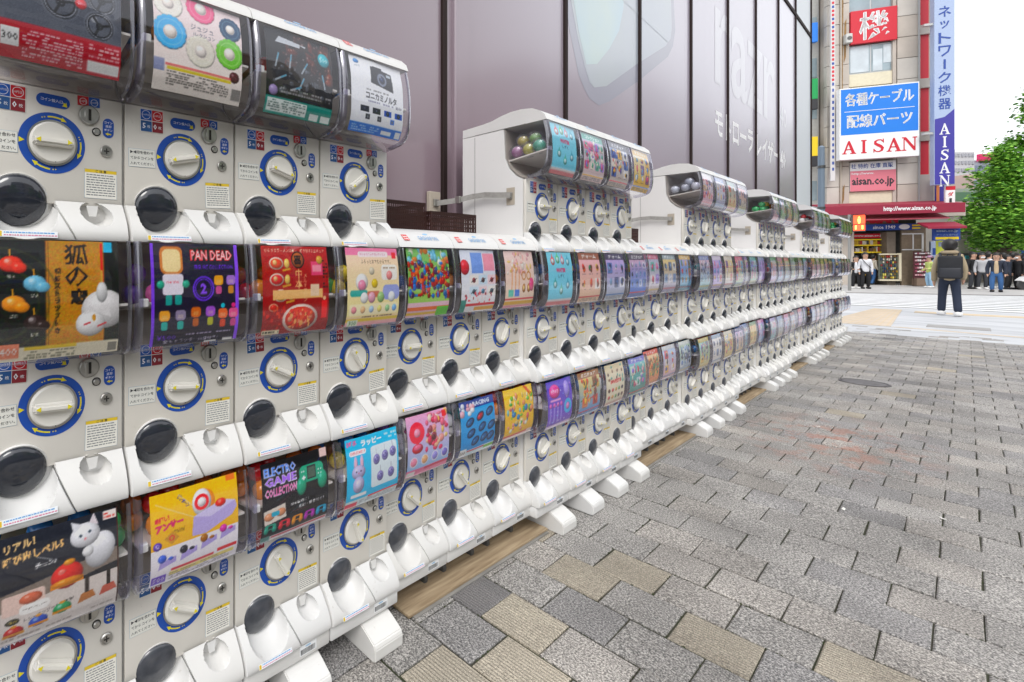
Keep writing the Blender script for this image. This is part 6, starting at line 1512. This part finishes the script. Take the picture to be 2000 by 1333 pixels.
    if bag == "backpack":
        bpk = link("backpack", MB().box(-.100, .100, .052, .145, .495, .800, mat("backpack_black", (.016, .017, .022), .75, var=.3, vscale=6), .030, 3).mesh("backpack", 60), t)
        M_BP = mat("backpack_panel", (.022, .024, .032), .6)
        link("front_pocket", MB().box(-.085, .085, .135, .162, .51, .64, M_BP, .012, 2).mesh("front_pocket", 60), bpk)
        link("grab_handle", MB().tube([(-.025, .09, .795), (-.018, .09, .818), (.018, .09, .818), (.025, .09, .795)], .006, M_BP, 6).mesh("grab_handle", 60), bpk)
        for s in (-1, 1): link("shoulder_strap", MB().tube([(s * .07, .070, .78), (s * .078, .03, .832), (s * .075, -.04, .835), (s * .078, -.082, .76), (s * .095, -.055, .64), (s * .095, .05, .58)], .013, M_BP, 6).mesh("shoulder_strap", 60), bpk)
    if bag == "strap": link("bag_strap", MB().tube([(-.075, -.03, .835), (-.02, -.085, .72), (.09, -.06, .58)], .008, HAIR, 6).mesh("bag_strap", 60), t)
    return t
C = lambda nm, h, k=1.0: mat(nm, tuple(x * k for x in lin(h)), .85, var=.18, vscale=5, bump=.2, bscale=14)
K_TAN = C("khaki_jacket", "b8a688"); K_NAVY = C("navy_trousers", "232c40"); K_BLK = C("black_cloth", "1c1c20"); K_WHT = C("white_cloth", "dcdde2"); K_JEAN = C("blue_denim", "3a6498"); K_CRM = C("cream_knit", "d8d0bc"); K_DK = C("dark_grey_cloth", "34363c"); K_LIME = C("lime_jacket", "c4d27a"); K_LJ = C("light_jeans", "9cc0dc"); K_GRY = C("light_grey_cloth", "b4b4b8"); K_HOOD = C("khaki_hood", "a09078"); K_BEI = C("beige_tee", "c8b090"); K_NV2 = C("navy_jacket", "2a3040")
BACK = lambda x, y: atan2(-x, y) + pi     # body turned away from the camera
TOW = lambda x, y: atan2(-x, y)
px_, py_ = at_u(1855, 10.9)
person("man walking away in a khaki jacket with a black backpack and white shoes", -.215, 17.3, TOW(-.2, 17.3) + pi + .05, 1.60, C("olive_khaki", "a8987c"), K_NAVY, bulk=.93, stride=(-.05, .09), hood=K_HOOD, bag="backpack", elbow=((.130, .03, .62), (-.130, .0, .62)), arms=((.132, -.03, .455), (-.122, -.05, .48)))
def ppl(label, u, vf, vh, **kw):
    F = FPX * (CH - .004) / (vf - V0); x, y = at_u(u, F); H = (vf - vh) / FPX * F
    face = TOW(x, y) + kw.pop('turn', 0)
    return person(label, x, y, face, H, kw.pop('top'), kw.pop('legs'), **kw)
ppl("woman in a black coat with white shoes beside the last machines", 1672, 564, 501, top=K_BLK, legs=K_BLK, long_coat=True, mask=False, longhair=True, arms=((.06, -.10, .60), (-.06, -.10, .60)), elbow=((.13, .02, .62), (-.13, .02, .62)), inner=K_WHT)
ppl("man in a white tee shirt and black trousers", 1690, 564.5, 494.5, top=K_WHT, legs=K_BLK, shoe=K_BLK, turn=.3, stride=(.02, -.02), bag="strap")
ppl("person in a white shirt and blue jeans leaning by the shelves", 1705, 557.5, 498, top=K_CRM, legs=K_JEAN, shoe=K_BLK, turn=2.3, stride=(-.08, .10), arms=((.10, -.16, .72), (-.12, -.05, .50)))
ppl("woman in a cream sweater and long dark skirt looking at the rack", 1768, 556.5, 498, top=K_CRM, legs=K_DK, skirt=True, shoe=K_BLK, turn=1.35, arms=((.08, -.17, .74), (-.08, -.17, .72)), elbow=((.13, -.03, .64), (-.13, -.03, .64)))
ppl("person in a lime jacket, pink hat and light jeans", 1816, 562.5, 501, top=K_LIME, legs=K_LJ, hat=C("pink_hat", "c898b8"), turn=-1.0, arms=((.10, -.14, .60), (-.12, -.1, .55)), bulk=1.1)
ppl("person in a black jacket just right of the backpack man", 1901, 565, 494, top=K_BLK, legs=K_DK, turn=.8, shoe=K_BLK)
ppl("woman in a light grey vest and dark trousers in the crowd", 1918, 565.5, 496, top=K_GRY, legs=K_DK, turn=.3, longhair=True, mask=True)
ppl("man in a navy jacket over a beige shirt and blue jeans", 1946, 571, 496, top=K_NV2, legs=K_JEAN, inner=K_BEI, shoe=K_BLK, stride=(.03, -.03), bulk=1.08)
ppl("person in a dark coat left of the scooter", 1968, 565.5, 499, top=C("slate_coat", "2c3444"), legs=K_BLK, long_coat=True, turn=1.2, shoe=K_BLK)
ppl("person in a black coat at the right edge wearing a white mask", 1990, 566, 497, top=K_BLK, legs=K_BLK, mask=True, turn=-.8, long_coat=True, shoe=K_BLK)
ppl("person in white behind the navy jacket man", 1932, 563, 494, top=K_WHT, legs=K_BLK, turn=1.8)
ppl("person in white further back in the crowd", 1958, 562.5, 495, top=K_WHT, legs=K_DK, turn=-1.5, mask=True)
ppl("dark haired person in black between the white shirts", 1978, 563, 495, top=K_DK, legs=K_BLK, turn=2.6)
# scooter at the right edge
x_, y_ = at_u(2026, FPX * CH / (567 - 512))
sc = thing("motor_scooter", "white motor scooter parked at the right edge behind the crowd", "scooter", (x_, y_, .004), .7)
for dx in (-.42, .42): link("wheel", MB().lathe([(.10, -.04), (.20, -.04), (.22, 0), (.20, .04), (.10, .04)], M_DMETAL, 20, Matrix.Translation((dx, 0, .22)) @ Matrix.Rotation(radians(90), 4, 'X')).mesh("wheel", 40), sc)
link("body", MB().prism([(-.6, .38), (-.35, .62), (.0, .60), (.05, .30), (.28, .28), (.40, .80), (.48, .80), (.50, .36), (.62, .42), (.58, .30), (.30, .20), (-.20, .22)], -.12, .12, S_W).mesh("body"), sc)
link("seat", MB().box(-.45, .02, -.11, .11, .62, .68, K_BLK, .02).mesh("seat"), sc)
link("handlebar", MB().tube([(.42, -.28, .88), (.44, 0, .84), (.42, .28, .88)], .015, M_DMETAL, 6).mesh("handlebar"), sc)
# the other side of the street, behind the camera's right: what the covers and domes mirror
ro = random.Random(31)
OPP = [("white opposite office building with wide window bands", (.52, .52, .50)), ("brown brick opposite building across the street", (.26, .16, .12)), ("grey concrete opposite building across the street", (.36, .36, .37)), ("beige opposite building with narrow windows", (.50, .43, .34)), ("dark glass fronted opposite building", (.10, .12, .15)), ("pale blue grey opposite building up the street", (.40, .44, .48)), ("dark brown opposite building beyond the crossing", (.18, .13, .11)), ("grey tiled opposite building beyond the crossing", (.30, .30, .31)), ("mauve grey opposite building further along", (.30, .25, .27)), ("charcoal opposite building further along", (.12, .12, .13)), ("tan opposite building far along the street", (.36, .30, .23)), ("dull grey opposite building far along the street", (.27, .27, .28)), ("dark slate opposite building farthest along", (.14, .15, .17))]
yq = -22
for i, (lb, cc) in enumerate(OPP):
    w = ro.uniform(9, 13) if i < 6 else ro.uniform(18, 24); h = ro.uniform(9, 16) if i < 6 else ro.uniform(17, 24); t = thing("opposite_building", lb, "building", (19 + ro.uniform(-.5, .5), yq, 0), radians(90))
    link("wall", MB().box(0, w - .6, -9, 0, 0, h, mat("opposite_wall_%d" % i, cc, .8, var=.15)).mesh("wall"), t)
    nf, nc = int(h / 3), int(w / 2.2); wme = MB().box(-.7, .7, 0, .06, -.8, .8, mat("opposite_glass", (.05, .06, .08), .15)).mesh("window")
    for a in range(nf):
        for b_ in range(nc if i < 6 else nc // 2): link("window", wme, t, ((w - .6) * (b_ + .5) / (nc if i < 6 else nc // 2), 0, 1.8 + a * 3.0))
    link("shop_front", MB().box(.3, w - 1, 0, .5, 2.9, 3.4, mat("opposite_band_%d" % i, lin(ro.choice(['c83030', '2a58a8', 'e8c040', '3a8a50'])), .5)).mesh("shop_front"), t)
    yq += w
for i, yy in enumerate((-9, -1, 7, 15)):
    tree("street_tree", ["round street tree across the street behind the camera", "round street tree across the street beside the camera", "round street tree across the street ahead", "round street tree farthest ahead across the street"][i], 11.5, yy, 6.5, 2.2, 2.0, 2500, 40 + i, .5, .34)
bpy.data.objects.remove(_to)
